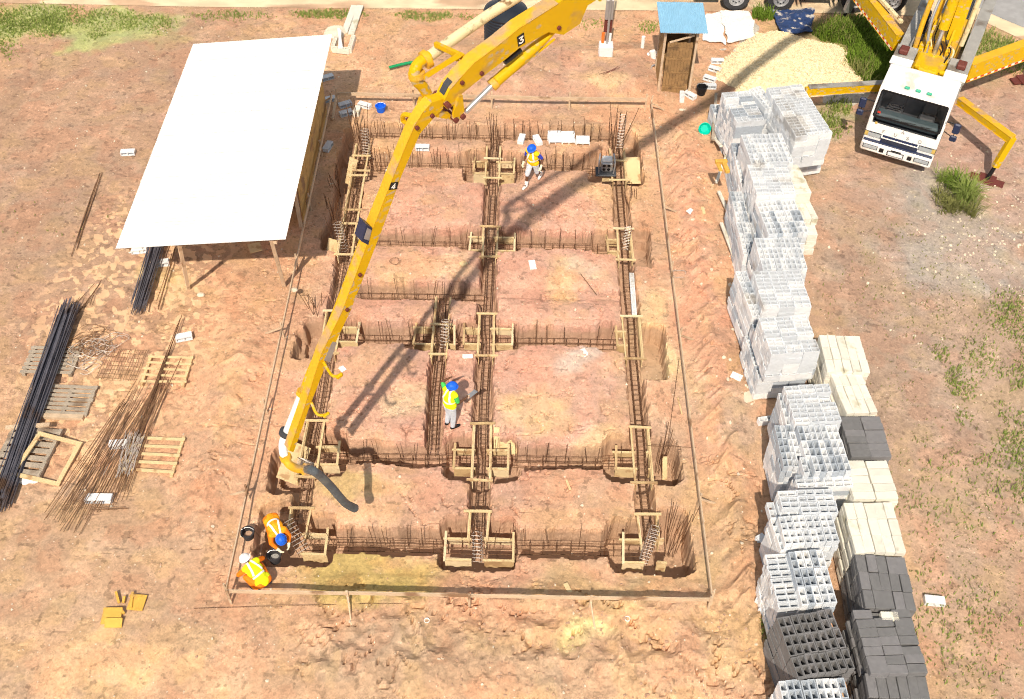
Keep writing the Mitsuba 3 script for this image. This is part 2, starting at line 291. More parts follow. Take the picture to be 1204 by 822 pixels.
def soil_color(p, n, uv):
    wx = (mikit.fbm(p.x * .9, p.y * .9, 0, octaves=5) - .5) * 2.4; wy = (mikit.fbm(p.x * .9 + 40, p.y * .9 + 11, 0, octaves=5) - .5) * 2.4
    c = mi.Color3f(0.525, 0.33, 0.21)
    for x, y, rx, ry, col, s in SOIL:
        w = min(rx, ry)
        d = dr.sqrt(dr.square((p.x - x + wx * min(w, 1.3)) / rx) + dr.square((p.y - y + wy * min(w, 1.3)) / ry))
        c = mikit.mix(c, mi.Color3f(*col), s * mikit.smoothstep(1.1, .45, d))
    big = mikit.fbm(p.x * .55 + 3, p.y * .55, 0, octaves=4); mid = mikit.fbm(p.x * 2.7, p.y * 2.7, 5, octaves=4); fine = mikit.fbm(p.x * 17, p.y * 17, p.z * 17, octaves=2)
    hue = mikit.fbm(p.x * 1.1 + 23, p.y * 1.4, 3, octaves=5); hue2 = mikit.fbm(p.x * 1.6 + 90, p.y * 1.6 + 8, 3, octaves=5)
    c = mikit.mix(c, c * mi.Color3f(.90, .98, 1.06), mikit.smoothstep(.50, .70, hue) * .55)
    c = mikit.mix(c, c * mi.Color3f(1.06, 1.07, .92), mikit.smoothstep(.53, .70, hue2) * .6)
    c = mikit.mix(c, c * mi.Color3f(1.02, .94, .92), mikit.smoothstep(.47, .34, hue2))
    c = c * (1 + .26 * (big - .5)) * (1 + .24 * (mid - .5)) * (1 + .36 * (fine - .5)) * (1 + .30 * (mikit.noise(p.x * 41, p.y * 41, p.z * 41) - .5))
    pale = mikit.smoothstep(.58, .70, mikit.fbm(p.x * 2.1 + 70, p.y * 2.1, 0, octaves=5))
    c = mikit.mix(c, c * mi.Color3f(1.22, 1.22, 1.22), pale * .7)
    # light clay trodden out in many foot prints on the left
    zone = mikit.smoothstep(1.05, .6, dr.sqrt(dr.square((p.x + 10.1 + wx * .4) / 3.0) + dr.square((p.y - 19.2 + wy * .4) / 6.2)))
    foot = mikit.smoothstep(.53, .61, mikit.noise(p.x * 7.4 + p.y * 2.6 + wy * .6, p.y * 6.6 - p.x * 1.5 + wx * .6, 7) * .75 + mikit.noise(p.x * 15 + 5, p.y * 13.5, 9) * .25)
    c = mikit.mix(c, mi.Color3f(.74, .49, .30), zone * foot * .8)
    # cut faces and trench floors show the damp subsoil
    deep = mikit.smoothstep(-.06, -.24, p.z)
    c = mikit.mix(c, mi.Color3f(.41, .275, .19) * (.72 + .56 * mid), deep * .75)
    # small pale grit and dark crumbs
    g1, g2, gr = mikit.voronoi(p.x * 6.5, p.y * 6.5)
    c = mikit.mix(c, mi.Color3f(.72, .62, .5), mikit.smoothstep(.12, .06, g1) * mikit.smoothstep(.93, .95, gr) * .8)
    c = c * (1 - .30 * mikit.smoothstep(.66, .78, mikit.fbm(p.x * 8 + 30, p.y * 8, 1, octaves=3)))
    return dr.clip(c, .02, .9)
def soil_bump(p, n, uv):
    a = mikit.fbm(p.x * 9, p.y * 9, p.z * 9, octaves=3); b = dr.abs(mikit.fbm(p.x * 4.3 + 5, p.y * 4.3, p.z * 4.3, octaves=3) - .5)
    return a * .6 - b * 1.2
scene['m_soil'] = {'type': 'twosided', 'bsdf': {'type': 'bumpmap', 'tex': proc(soil_bump, eps=4e-3), 'scale': .035, 'bsdf': {'type': 'diffuse', 'reflectance': proc(soil_color)}}}
struct('ground', (gv, gf), 'm_soil', smooth=False, label='bare reddish clay building plot with excavated foundation trenches')

# road at the far edge: dusty shoulder, asphalt on the right
def sheet(poly, z, step=.35):
    from shapely.geometry import Polygon, Point
    import shapely
    g = Polygon(poly); x0, y0, x1, y1 = g.bounds
    m = trimesh.creation.triangulate_polygon(g.segmentize(step * 3), engine='earcut')
    v = np.column_stack([m[0], np.full(len(m[0]), z)]); f = m[1]
    a = v[f]; flip = np.cross(a[:, 1] - a[:, 0], a[:, 2] - a[:, 0])[:, 2] < 0; f[flip] = f[flip][:, ::-1]
    return v, f
def road_c(p, n, uv):
    a = mikit.fbm(p.x * 1.5, p.y * 2.5, 0, octaves=4); b = mikit.smoothstep(.5, .68, mikit.fbm(p.x * .5 + 5, p.y * 1.6, 0, octaves=3))
    return mikit.mix(mi.Color3f(.72, .58, .40), mi.Color3f(.46, .30, .20), b * .8) * (.75 + .5 * a)
scene['m_pane'] = {'type': 'thindielectric'}
mat('m_dash', (0.055, 0.085, 0.10), 0.6)
scene['m_shoulder'] = {'type': 'diffuse', 'reflectance': proc(road_c)}
struct('road_shoulder', sheet([(-120, 34.25), (-18.5, 34.28), (-11.5, 34.25), (-5.8, 34.35), (.9, 34.5), (7, 34.6), (12, 34.6), (15, 34.5), (16.6, 34.3), (17.7, 33.1), (19.5, 30.8), (60, 4), (66, 14), (24, 36), (-120, 37)], -.012), 'm_shoulder')
struct('road', sheet([(-120, 36.2), (10, 36.2), (15.9, 36.05), (17.4, 34.4), (19.6, 32.4), (30, 25), (64, 2), (80, 20), (40, 52), (-120, 47)], -.004), 'm_asphalt')

# ------------------------------------------------------------------ shed with the white sheet roof
SX0, SX1, SY0, SY1, SZ, SS = -9.80, -5.55, 19.04, 28.05, 2.44, .098
def sz(x): return SZ + SS * (x - SX0)
t = thing('site_shed', 'open timber shed with flat white corrugated sheet roof and leaning front posts', 'shed')
def corrugated(x0, x1, y0, y1, z, pitch, amp, th, along='x', n=6, slope=(0, 0)):
    """ribs run along x or y"""
    if along == 'x': L, W_ = (x0, x1), (y0, y1)
    else: L, W_ = (y0, y1), (x0, x1)
    k = int(round((W_[1] - W_[0]) / pitch)) * n
    w = np.linspace(W_[0], W_[1], k + 1); zz = amp * np.clip(np.cos(np.arange(k + 1) * 2 * np.pi / n) * 1.6, -1, 1)
    vs = []
    for dz in (0, -th):
        for l in L:
            vs.append(np.stack([np.full(k + 1, l), w, z + zz + dz], 1) if along == 'x' else np.stack([w, np.full(k + 1, l), z + zz + dz], 1))
    v = np.vstack(vs); v[:, 2] += slope[0] * (v[:, 0] - x0) + slope[1] * (v[:, 1] - y0)
    m = k + 1; i = np.arange(k)
    f = [np.stack([i, i + 1, m + i + 1, m + i], 1), np.stack([2 * m + i, 3 * m + i, 3 * m + i + 1, 2 * m + i + 1], 1), np.stack([i, 2 * m + i, 2 * m + i + 1, i + 1], 1), np.stack([m + i, m + i + 1, 3 * m + i + 1, 3 * m + i], 1)]
    f += [np.array([[0, m, 3 * m, 2 * m], [k, 2 * m + k, 3 * m + k, m + k]])]
    f = np.vstack(f)
    if along != 'x': f = f[:, ::-1]
    m_ = trimesh.Trimesh(*(v, np.vstack([f[:, [0, 1, 2]], f[:, [0, 2, 3]]])), process=False)
    return m_
# nine overlapping sheets, ribs across
ns = 10
for k in range(ns):
    a, b = SY0 + (SY1 - SY0) * k / ns, SY0 + (SY1 - SY0) * (k + 1) / ns + .05
    obj('roof_sheet', corrugated(SX0, SX1, a, min(b, SY1), SZ + .002 * (k % 2), .095, .009, .002, slope=(SS, 0)), 'm_roof', t)
for y in np.linspace(SY0 + .25, SY1 - .25, 7): obj('purlin', beam((SX0 + .1, y, sz(SX0) - .06), (SX1 - .1, y, sz(SX1) - .07), .05, .09), 'm_timber', t)
for x in (SX0 + .25, SX1 - .3): obj('wall_plate', beam((x, SY0 + .1, sz(x) - .17), (x, SY1 - .1, sz(x) - .17), .08, .1), 'm_timber', t)
b0, b1 = (-8.781, 20.161, 0.000), (-6.210, 20.325, 0.000)
obj('post', beam((b0[0], b0[1], -.1), (-8.25, SY0 + .15, sz(-8.25) - .1), .09, .09), 'm_timber', t, label='left leaning front post of the shed')
obj('post', beam((b1[0], b1[1], -.1), (-5.95, SY0 + .15, sz(-5.95) - .1), .09, .09), 'm_timber', t, label='right leaning front post of the shed')
for x, y in ((-9.45, 22.2), (-9.45, 25.2), (-9.45, 28), (-6.1, 28.0), (-6.1, 25.6), (-6.1, 22.7)): obj('post', beam((x, y, -.1), (x, y, sz(x) - .2), .09, .09), 'm_timber', t)
for y0 in np.arange(22.75, 27.9, 1.3): obj('wall_panel', box((-6.02, y0 + .64, 1.02), (.018, 1.27, 1.95)), 'm_ply_dark', t)
obj('wall_panel', box((-7.8, 27.95, 1.0), (3.2, .018, 1.95)), 'm_ply_dark', t)

# ------------------------------------------------------------------ batter boards round the excavation
def batter(side, p, q, out, label, gaps=()):
    t = thing('batter_board', label, 'batter board')
    p, q = V(*p), V(*q); L = np.linalg.norm(q - p); d = (q - p) / L; o = V(*out)
    n = max(2, int(round(L / 2.9))); 
    for k in range(n):
        a, b = p + d * L * k / n, p + d * (L * (k + 1) / n - .012)
        jit = rng.normal(0, .012, 2)
        obj('rail', beam((a[0], a[1], .46 + jit[0]), (b[0], b[1], .46 + jit[1]), .028, .11), 'm_timber', t)
    m = int(round(L / 2.35))
    for k in range(m + 1):
        a = p + d * min(L * k / m + (0.04 if k == 0 else 0), L - .04) + o * .034; lean = rng.normal(0, .04, 2)
        obj('stake', beam((a[0], a[1], -.4), (a[0] + lean[0] * .3, a[1] + lean[1] * .3, .56 + rng.uniform(0, .1)), .05, .04, up=(o[0], o[1], 0)), 'm_timber', t)
        if k % 2 == 1: obj('brace', beam((a[0], a[1], .38), (a[0] + o[0] * .5 + d[0] * .1, a[1] + o[1] * .5 + d[1] * .1, .02), .03, .045), 'm_timber', t)
BX0, BX1, BY0, BY1 = -5.88, 4.28, 10.85, 28.47
batter('L', (BX0, BY0 + .05), (BX0, BY1 - .05), (-1, 0), 'long timber batter board on stakes along the left side of the trenches')
batter('R', (BX1, BY0 + .05), (BX1, BY1 - .05), (1, 0), 'long timber batter board on stakes along the right side beside the block stacks')
batter('N', (BX0, BY0), (BX1, BY0), (0, -1), 'timber batter board on stakes along the near front end of the excavation')
batter('F', (BX0 + .1, BY1), (BX1 - .1, BY1), (0, 1), 'timber batter board on stakes along the far end of the excavation')

# ------------------------------------------------------------------ rebar cages in the trenches
def ring_segs(c, ax, w, h):
    w2, h2 = w / 2, h / 2
    k = [(-w2, -h2), (w2, -h2), (w2, h2), (-w2, h2)]
    pts = [c + (V(a, 0, b) if ax == 'y' else V(0, a, b)) for a, b in k]
    return [(pts[i], pts[(i + 1) % 4]) for i in range(4)]
def cage(label, ax, c, a, b, zc, w=.17, h=.2, step=.19, starters=None, zend=None):
    t = thing('beam_cage', label, 'rebar cage')
    zend = zc if zend is None else zend
    def pt(s, e=0, f=0):
        u = (s - a) / (b - a); wob = .015 * math.sin(s * 1.9 + c); zz = zc + (zend - zc) * u + .012 * math.sin(s * 2.7)
        return V(s, c + wob + e, zz + f) if ax == 'x' else V(c + wob + e, s, zz + f)
    ss = np.linspace(a, b, max(3, int((b - a) / 1.2)))
    for e in (-w / 2, w / 2):
        for f in (-h / 2, h / 2):
            obj('main_bar', tubes([(pt(ss[k], e, f), pt(ss[k + 1], e, f)) for k in range(len(ss) - 1)], .0095, 4), 'm_rebar', t)
    segs = []
    for s in np.arange(a + .05, b, step):
        s2 = s + rng.normal(0, .012); segs += ring_segs(pt(s2), ax, w + .016, h + .016)
    obj('stirrups', tubes(segs, .0055, 4), 'm_rebar', t, stuff=True)
    if starters:
        sp, top, both = starters; segs = []
        for s in np.arange(a + .2, b - .1, sp):
            s2 = s + rng.normal(0, .06)
            if rng.random() < .08: continue
            for e in ((-w / 2, w / 2) if both else (w / 2,)):
                p = pt(s2, e, -h / 2); tip = rng.normal(0, .06, 2); q = V(p[0] + tip[0], p[1] + tip[1], top + rng.normal(0, .05)); segs.append((p, q))
        obj('starter_bars', tubes(segs, .0072, 4), 'm_rebar', t, stuff=True)
    return t
NAMES = {'L': 'left', 'M': 'middle', 'R': 'right', 'S': 'short inner'}
cage('long rust brown rebar cage in the left lengthwise trench', 'y', RX['L'], 12.9, 27.3, -.13, step=.16)
cage('long rust brown rebar cage in the middle lengthwise trench', 'y', RX['M'], 12.35, 27.4, -.10, step=.15)
cage('long rust brown rebar cage in the right lengthwise trench', 'y', RX['R'], 12.5, 27.4, -.12, step=.16)
cage('rebar cage in the short lengthwise trench beside the man with the trowel', 'y', RX['S'], 14.85, 20.05, -.10, step=.15)
ORD = ['farthest', 'second farthest', 'third farthest', 'fourth farthest', 'third nearest', 'second nearest', 'nearest']
for i, y in enumerate(ROWS):
    sp, tp = (.27, .42) if i < 2 else (.42, .34)
    xr = RX['R'] - .12
    for (a, b, side) in ((RX['L'] + .12, RX['M'] - .12, 'left'), (RX['M'] + .12, xr, 'right')):
        if i == 3 and side == 'right': continue
        cage(f'{side} half of cross trench rebar cage with starter bars, {ORD[i]} trench', 'x', y + .02, a, b, -.28, w=.16, h=.22, step=.32, starters=(sp, tp, i < 2))
# upright column cages and clusters of column starters
def column_cage(p, q, label, w=.17, n=8, matl='m_wire', st=.09):
    t = thing('column_cage', label, 'rebar cage'); p, q = V(*p), V(*q); d = unit(q - p); u = unit(np.cross(d, (.2, 1, .1))); v = np.cross(d, u); L = np.linalg.norm(q - p)
    for e, f in ((-1, -1), (1, -1), (1, 1), (-1, 1)): obj('main_bar', tubes([(p + (u * e + v * f) * w / 2, q + (u * e + v * f) * w / 2 + d * rng.uniform(0, .12))], .009, 4), 'm_rebar', t)
    segs = []
    for s in np.arange(.05, L, st):
        c = p + d * s; k = [c + (u * e + v * f) * (w / 2 + .01) for e, f in ((-1, -1), (1, -1), (1, 1), (-1, 1))]; segs += [(k[i], k[(i + 1) % 4]) for i in range(4)]
    obj('stirrups', tubes(segs, .0065, 4), matl, t, stuff=True)
column_cage((-4.72, 14.5, -.2), (-4.78, 14.1, .55), 'pale wire column cage standing under the hose elbow on the left beam')
column_cage((-4.906, 12.623, 0.450), (-4.489, 12.078, 0.050), 'pale rebar cage end held up in front of the bending worker in orange', w=.2)
column_cage((3.0, 12.2, -.35), (3.22, 12.55, .55), 'leaning column cage at the near right corner form')
column_cage((-.66, 12.1, -.3), (-.7, 12.5, .35), 'upright column cage at the near end of the middle beam')
column_cage((-4.8, 22.0, -.3), (-4.95, 22.3, .5), 'pale wire column cage in the pit beside the shed shadow')
column_cage((3.15, 22.15, -.2), (3.22, 22.5, .45), 'pale column cage on the right beam, middle of its length')
column_cage((3.25, 26.8, -.2), (3.3, 27.2, .8), 'pale column cage at the far right corner of the trenches')
column_cage((-1.75, 18.3, -.2), (-1.72, 18.7, .5), 'column cage at the wide plywood form left of the middle beam')
column_cage((-4.55, 26.0, -.2), (-4.6, 26.3, .7), 'column cage at the far left corner by the yellow boom')
def starters(x, y, n, h, spread, label, lean=(0, 0), z0=-.5):
    t = thing('column_starter_bars', label, 'rebar')
    for k in range(n):
        a = x + rng.uniform(-spread, spread); b = y + rng.uniform(-spread, spread) * 1.3; l = rng.normal(0, .12, 2)
        obj('bar', tubes([((a, b, z0), (a + l[0] + lean[0], b + l[1] + lean[1], h + rng.uniform(-.15, .15)))], .0085, 4), 'm_rebar', t)
starters(-4.85, 26.9, 10, .95, .3, 'cluster of upright rebar at the far left trench corner')
starters(-5.0, 22.6, 10, .85, .22, 'cluster of upright rebar in the left pit near the shed shadow', (-.1, .15))
starters(-5.15, 19.3, 7, .6, .12, 'small cluster of upright rebar on the left bank beside the boom', (-.25, .1))
starters(3.2, 27.2, 9, .95, .28, 'cluster of upright rebar at the far right trench corner')
starters(3.78, 12.7, 8, .55, .24, 'fan of rust brown rebar leaning on the near right pit wall', (.12, .25), -.8)
starters(3.65, 14.9, 5, .45, .15, 'short fan of rust brown rebar in the right pit, second trench from near end', (.1, .2), -.6)
starters(3.45, 24.0, 7, .35, .15, 'thin rebar leaning in the right trench below the plywood lining', (-.05, .3), -.4)
starters(-.68, 27.0, 6, .85, .12, 'rebar starters at the far end of the middle beam')
for y, w in ((26.1, 'far'), (25.0, 'far middle')):
    starters(-5.2, y - 1.5, 6, .4, .25, f'loose rebar against the left trench wall, {w} part', (-.1, .2))

# ------------------------------------------------------------------ plywood forms round the columns
def PL(): return ('m_ply', 'm_ply', 'm_ply2', 'm_ply3')[int(rng.integers(4))]
def form(label, cx, y, xa, xb, zt=-.04, hS=.36, hN=.26, dN=.30, dS=.22, gap=.15, ply_='m_ply', skipN=False):
    """two boards across the lengthwise cage, closed by short boards; parts in plan: x from xa to xb, y from y-dS to y+dN"""
    t = thing('plywood_form', label, 'formwork'); zt += rng.uniform(-.06, .02); xa += rng.uniform(-.05, .06); xb += rng.uniform(-.06, .05); hS += rng.uniform(-.06, .04)
    th = .02
    runs = []
    if xa < cx - gap: runs.append((xa, min(cx - gap, xb)))
    if xb > cx + gap: runs.append((max(cx + gap, xa), xb))
    for a, b in runs:
        j = rng.normal(0, .012, 4)
        if not skipN: obj('board', beam((a - .02, y + dN + j[0], zt - hN / 2), (b, y + dN + j[1], zt - hN / 2), th, hN), PL(), t)
        obj('board', beam((a, y - dS + j[2], zt - hS / 2 - .03), (b + .02, y - dS + j[3], zt - hS / 2 - .03), th, hS), PL(), t)
        if not skipN: obj('rail', beam((a - .06, y + dN - .035, zt + .003), (b, y + dN - .035, zt + .003), .045, .035), ply_, t)
        obj('rail', beam((a - .03, y - dS - .035, zt - .02), (b + .02, y - dS - .035, zt - .02), .045, .035), ply_, t)
    for x in (xa, xb):
        if abs(x - cx) > gap + .2:
            obj('batten', beam((x, y - dS - .1, zt + .032), (x + rng.normal(0, .02), y + dN + .14, zt + .032), .055, .03), PL(), t)
def rails(label, cx, y0, y1, battens, z=.0, w=.19, ply_='m_ply'):
    t = thing('beam_side_form', label, 'formwork')
    for e in (-w, w):
        j = rng.normal(0, .012, 2)
        obj('board', beam((cx + e + j[0], y0, z - .13), (cx + e + j[1], y1, z - .13), .022, .24), PL(), t)
        obj('rail', beam((cx + e * 1.16 + j[0], y0 + .03, z + .005), (cx + e * 1.16 + j[1], y1 - .03, z + .005), .035, .03), ply_, t)
    for b in battens: obj('batten', beam((cx - .30 + rng.normal(0, .02), b, z + .036), (cx + .30 + rng.normal(0, .02), b + rng.normal(0, .02), z + .036), .06, .03), PL(), t)
LAB = {'L': 'left beam', 'M': 'middle beam', 'R': 'right beam'}
FY = [(25.55, 'farthest column row'), (22.22, 'second farthest column row'), (18.62, 'third farthest column row'), (14.75, 'second nearest column row'), (12.35, 'nearest column row')]
for k, (y, w) in enumerate(FY):
    big = k in (0, 3, 4)
    form(f'cream plywood form across the middle beam, {w}', RX['M'], y, RX['M'] - (.62 if k < 4 else .72), RX['M'] + (.66 if k < 4 else .76), hS=.42 if big else .28, dN=.28 if k != 4 else .22, dS=.24 if k != 4 else .3)
    form(f'cream plywood form on the left side of the right beam, {w}', RX['R'], y, RX['R'] - (.60 if k > 2 else .46), RX['R'] + .12 if k < 4 else RX['R'] + .32, hS=.40 if k > 2 else .26, dN=.26, dS=.2 if k < 4 else .3)
    if k: form(f'cream plywood form on the right side of the left beam, {w}', RX['L'], y, RX['L'] - .1, RX['L'] + .66, hS=.36 if k > 2 else .26, dN=.26, dS=.22)
form('wide cream plywood form between the short inner trench and the middle beam', RX['S'], 18.62, -2.55, RX['M'] - .76, hS=.5, dN=.34, dS=.22)
for k, (y, w) in enumerate(FY):
    o = {0: (-.65, 1.0), 1: (-.75, .65), 2: (-.8, .8), 3: (-.75, 1.0), 4: (0.05, .9)}[k]
    for c in ('M', 'R', 'L'):
        y0, y1 = y + o[0], y + o[1]
        bt = [y0 + .06] + ([y1 - .06] if k != 0 else [y0 + 1.0])
        if k == 4: bt = [y1 - .05]
        rails(f'cream side boards with cross battens along the {LAB[c]} at the {w}', RX[c], y0, y1, bt)
rails('thin side boards along the short inner trench at the wide plywood form', RX['S'], 17.75, 20.0, [17.9, 18.95], w=.17)
rails('long side boards along the left beam between boom and far form', RX['L'], 22.9, 25.4, [25.2, 23.4])
# loose plywood
def panel(label, c, e, yaw, tilt, matl='m_ply', name='plywood_sheet', catg='plywood', group=None, roll=0):
    M = rotz(yaw, c) @ trimesh.transformations.rotation_matrix(tilt, (1, 0, 0)) @ trimesh.transformations.rotation_matrix(roll, (0, 1, 0))
    return single(name, box((0, 0, 0), e, M, .004), matl, label, catg, group)
panel('plywood sheet lining the pit wall at the far right corner, behind the small grey machine', (3.58, 25.62, -.12), (.46, .9, .018), .03, .42)
panel('plywood sheet leaning in the pit right of the middle beam', (-.05, 15.35, -.28), (.42, .55, .018), .0, .9)
panel('narrow plywood strip beside the leaning sheet right of the middle beam', (-.33, 15.35, -.15), (.14, .62, .02), .02, .7)
panel('plywood sheet in the left pit beside the shed shadow', (-5.08, 21.75, -.2), (.4, .95, .018), -.05, .35, roll=.5)
panel('tan plywood sheet beside the column cage under the hose elbow', (-5.1, 14.55, -.12), (.55, .95, .018), -.25, .3, roll=.55)
panel('plywood strip on edge at the right side of the second nearest form', (3.7, 14.75, -.35), (.12, .6, .02), .1, 1.0)
panel('small plywood sheet at the far left corner behind the boom', (-4.95, 25.3, -.1), (.3, .9, .018), -.1, .4, roll=.7)

# ------------------------------------------------------------------ concrete blocks
def hollow(L=.42, W_=.135, H_=.19):
    from shapely.geometry import Polygon
    def rect(x0, x1, y0, y1): return [(x0, y0), (x1, y0), (x1, y1), (x0, y1)]
    a, b, w = L / 2, W_ / 2, .018
    g = Polygon(rect(-a, a, -b, b), [rect(-a + .024, -.012, -b + w, b - w)[::-1], rect(.012, a - .024, -b + w, b - w)[::-1]])
    m = trimesh.creation.extrude_polygon(g, H_, engine='earcut'); m.apply_translation((0, 0, -H_ / 2)); return m
HB, SB = hollow(), box((0, 0, 0), (.42, .205, .135), bev=.006)
hb_ply = {}
def block_ply(kind, matl):
    k = (kind, matl)
    if k not in hb_ply: hb_ply[k] = ply(HB if kind == 'hollow' else SB, matl)
    return dict(hb_ply[k])
rest = {}
indiv = {'hollow': 0, 'solid': 0}
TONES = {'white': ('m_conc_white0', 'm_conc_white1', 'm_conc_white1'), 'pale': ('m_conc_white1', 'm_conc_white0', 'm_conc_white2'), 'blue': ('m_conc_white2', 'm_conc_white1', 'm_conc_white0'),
         'dark': ('m_conc_dark0', 'm_conc_dark0', 'm_conc_dark1'), 'cream': ('m_conc_cream0', 'm_conc_cream0', 'm_conc_cream1')}
def put_block(kind, M, tone, label, group, single_):
    matl = TONES[tone][min(2, int(rng.random() * 3))]
    if single_ and indiv[kind] < 300:
        indiv[kind] += 1
        key = thing('hollow_block' if kind == 'hollow' else 'solid_block', label, 'concrete block', group)
        scene[key] = {**block_ply(kind, matl), 'to_world': T(M.tolist())}
    else:
        m = (HB if kind == 'hollow' else SB).copy(); m.apply_transform(M); rest.setdefault((kind, matl), []).append(m)
def stack(kind, tone, FL, FR, BL, layers, orient, name, side_tone=None, skip=(), extra=(), sides=False, slack=1.0, jit=.008, lean=(0, 0), topz=None):
    """FL, FR, BL: front left, front right, back left corners of the top face"""
    FL, FR, BL = V(*FL), V(*FR), V(*BL)
    ux = unit((FR - FL) * (1, 1, 0)); uy = V(-ux[1], ux[0], 0); w = (FR - FL) @ ux; d = abs((BL - FL) @ uy)
    L, Wd, Hh = (.42, .135, .19) if kind == 'hollow' else (.42, .205, .135)
    a, b = (Wd, L) if orient == 'y' else (L, Wd)
    nx_, ny_ = max(1, int(round(w / a))), max(1, int(round(d / b)))
    px, py = w / nx_, d / ny_; zt = FL[2]
    label = f'{name}'
    for l in range(layers):
        z = zt - Hh * 1.02 * (l + .5)
        off = rng.normal(0, .012 if l > 2 else .003, 2) + np.array(lean) * l
        for i in range(nx_):
            for j in range(ny_):
                if (l, i, j) in skip or (l == 0 and (i, j) in skip): continue
                edge = i == 0 or j == 0 or i == nx_ - 1 or j == ny_ - 1
                if l > 1 and not edge and kind == 'hollow' and l > 2: continue
                if kind == 'solid' and l > 0 and not edge: continue
                if l > 0 and (i == nx_ - 1 and j == ny_ - 1): continue
                c = FL + ux * ((i + .5) * px + off[0]) + uy * ((j + .5) * py + off[1]); c[2] = z
                c[:2] += rng.normal(0, jit, 2); yaw = math.atan2(ux[1], ux[0]) + rng.normal(0, .012) + (math.pi / 2 if orient == 'y' else 0)
                sx_, sy_ = (py / L * .985, px / Wd * .955) if orient == 'y' else (px / L * .985, py / Wd * .955)
                M = rotz(yaw, c) @ np.diag([min(sx_, 1.12), min(sy_, 1.15), 1, 1])
                vis = l == 0 or (sides and l < 4 and (i == 0 or j == 0))
                lab = label if l == 0 else name.replace('on top of', 'in the sides of')
                put_block(kind, M, tone if l == 0 or not side_tone else side_tone, f'{lab}', f'{lab}', vis)
Zw = 1.62
H_ = 'hollow block on top of the '
# the row nearest the house, from the near end backwards
stack('hollow', 'blue', (5.157, 7.829, 1.500), (6.418, 7.916, 1.500), (5.449, 8.665, 1.500), 8, 'y', 'pale grey ' + H_ + 'nearest stack, cut by the view', skip=((3, 2), (4, 2)))
stack('hollow', 'dark', (5.458, 8.653, 1.600), (6.565, 8.859, 1.600), (5.468, 9.923, 1.600), 8, 'y', 'charcoal ' + H_ + 'only black stack of hollow blocks', sides=False)
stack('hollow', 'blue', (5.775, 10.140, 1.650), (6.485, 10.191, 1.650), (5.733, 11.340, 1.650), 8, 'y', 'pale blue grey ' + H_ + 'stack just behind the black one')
stack('hollow', 'white', (5.366, 10.146, 1.450), (5.844, 10.192, 1.450), (5.469, 11.394, 1.450), 7, 'x', 'pale grey ' + H_ + 'lower left shelf behind the black stack')
stack('hollow', 'white', (5.656, 11.468, 1.700), (6.786, 11.571, 1.700), (5.691, 12.139, 1.700), 8, 'y', 'white ' + H_ + 'third nearest stack, front half')
stack('hollow', 'white', (5.703, 12.170, 1.750), (6.866, 12.237, 1.750), (5.774, 12.742, 1.750), 8, 'x', 'white ' + H_ + 'third nearest stack, back half', skip=((0, 0),))
stack('hollow', 'white', (5.569, 11.426, 1.500), (5.764, 11.450, 1.500), (5.644, 12.627, 1.500), 7, 'y', 'white ' + H_ + 'narrow left edge of the third stack')
stack('hollow', 'pale', (6.191, 12.985, 1.500), (7.416, 13.078, 1.500), (6.213, 13.339, 1.500), 7, 'x', 'grey green ' + H_ + 'low front step of the fourth stack')
stack('hollow', 'pale', (6.303, 13.211, 1.750), (7.338, 13.279, 1.750), (6.424, 14.497, 1.750), 9, 'y', 'grey ' + H_ + 'fourth stack, front half with lengthwise blocks', skip=((1, 0), (0, 1), (0, 2)))
stack('hollow', 'white', (6.324, 14.528, 1.800), (7.383, 14.624, 1.800), (6.462, 15.610, 1.800), 9, 'x', 'white ' + H_ + 'fourth stack, back half with crosswise blocks', skip=((2, 4), (2, 5)))
stack('hollow', 'pale', (5.966, 13.536, 1.500), (6.320, 13.543, 1.500), (6.106, 14.681, 1.500), 7, 'y', 'grey ' + H_ + 'left shelf of the fourth stack')
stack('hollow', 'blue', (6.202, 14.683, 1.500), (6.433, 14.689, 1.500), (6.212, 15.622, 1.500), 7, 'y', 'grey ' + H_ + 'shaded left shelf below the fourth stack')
stack('hollow', 'white', (6.026, 16.357, 2.000), (7.196, 16.491, 2.000), (6.163, 17.553, 2.000), 5, 'x', 'white ' + H_ + 'tall fifth stack behind the gap', skip=((0, 4), (1, 3), (2, 3)))
stack('hollow', 'pale', (6.056, 16.523, 1.350), (7.295, 16.660, 1.350), (6.223, 17.964, 1.350), 3, 'x', 'grey ' + H_ + 'middle step of the tall fifth stack')
stack('hollow', 'blue', (5.974, 16.570, 0.850), (7.190, 16.707, 0.850), (6.044, 17.988, 0.850), 4, 'x', 'grey ' + H_ + 'lowest step of the tall fifth stack')
stack('hollow', 'white', (6.109, 17.977, 1.850), (7.305, 18.064, 1.850), (6.275, 19.282, 1.850), 9, 'x', 'white ' + H_ + 'sixth stack, front half with crosswise blocks')
stack('hollow', 'white', (6.283, 19.344, 1.850), (7.430, 19.405, 1.850), (6.384, 20.514, 1.850), 9, 'y', 'white ' + H_ + 'sixth stack, back half with lengthwise blocks')
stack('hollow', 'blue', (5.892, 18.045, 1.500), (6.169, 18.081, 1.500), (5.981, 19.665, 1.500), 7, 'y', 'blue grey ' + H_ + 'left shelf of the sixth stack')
stack('hollow', 'pale', (6.589, 20.540, 1.950), (7.645, 20.666, 1.950), (6.650, 21.883, 1.950), 9, 'y', 'white ' + H_ + 'seventh stack with square holes')
stack('hollow', 'white', (6.461, 21.968, 2.050), (7.539, 22.033, 2.050), (6.571, 23.261, 2.050), 10, 'x', 'white ' + H_ + 'eighth stack with crosswise blocks')
stack('hollow', 'white', (6.510, 23.333, 2.050), (7.676, 23.441, 2.050), (6.493, 24.628, 2.050), 10, 'y', 'white ' + H_ + 'ninth stack beside the orange wood pieces')
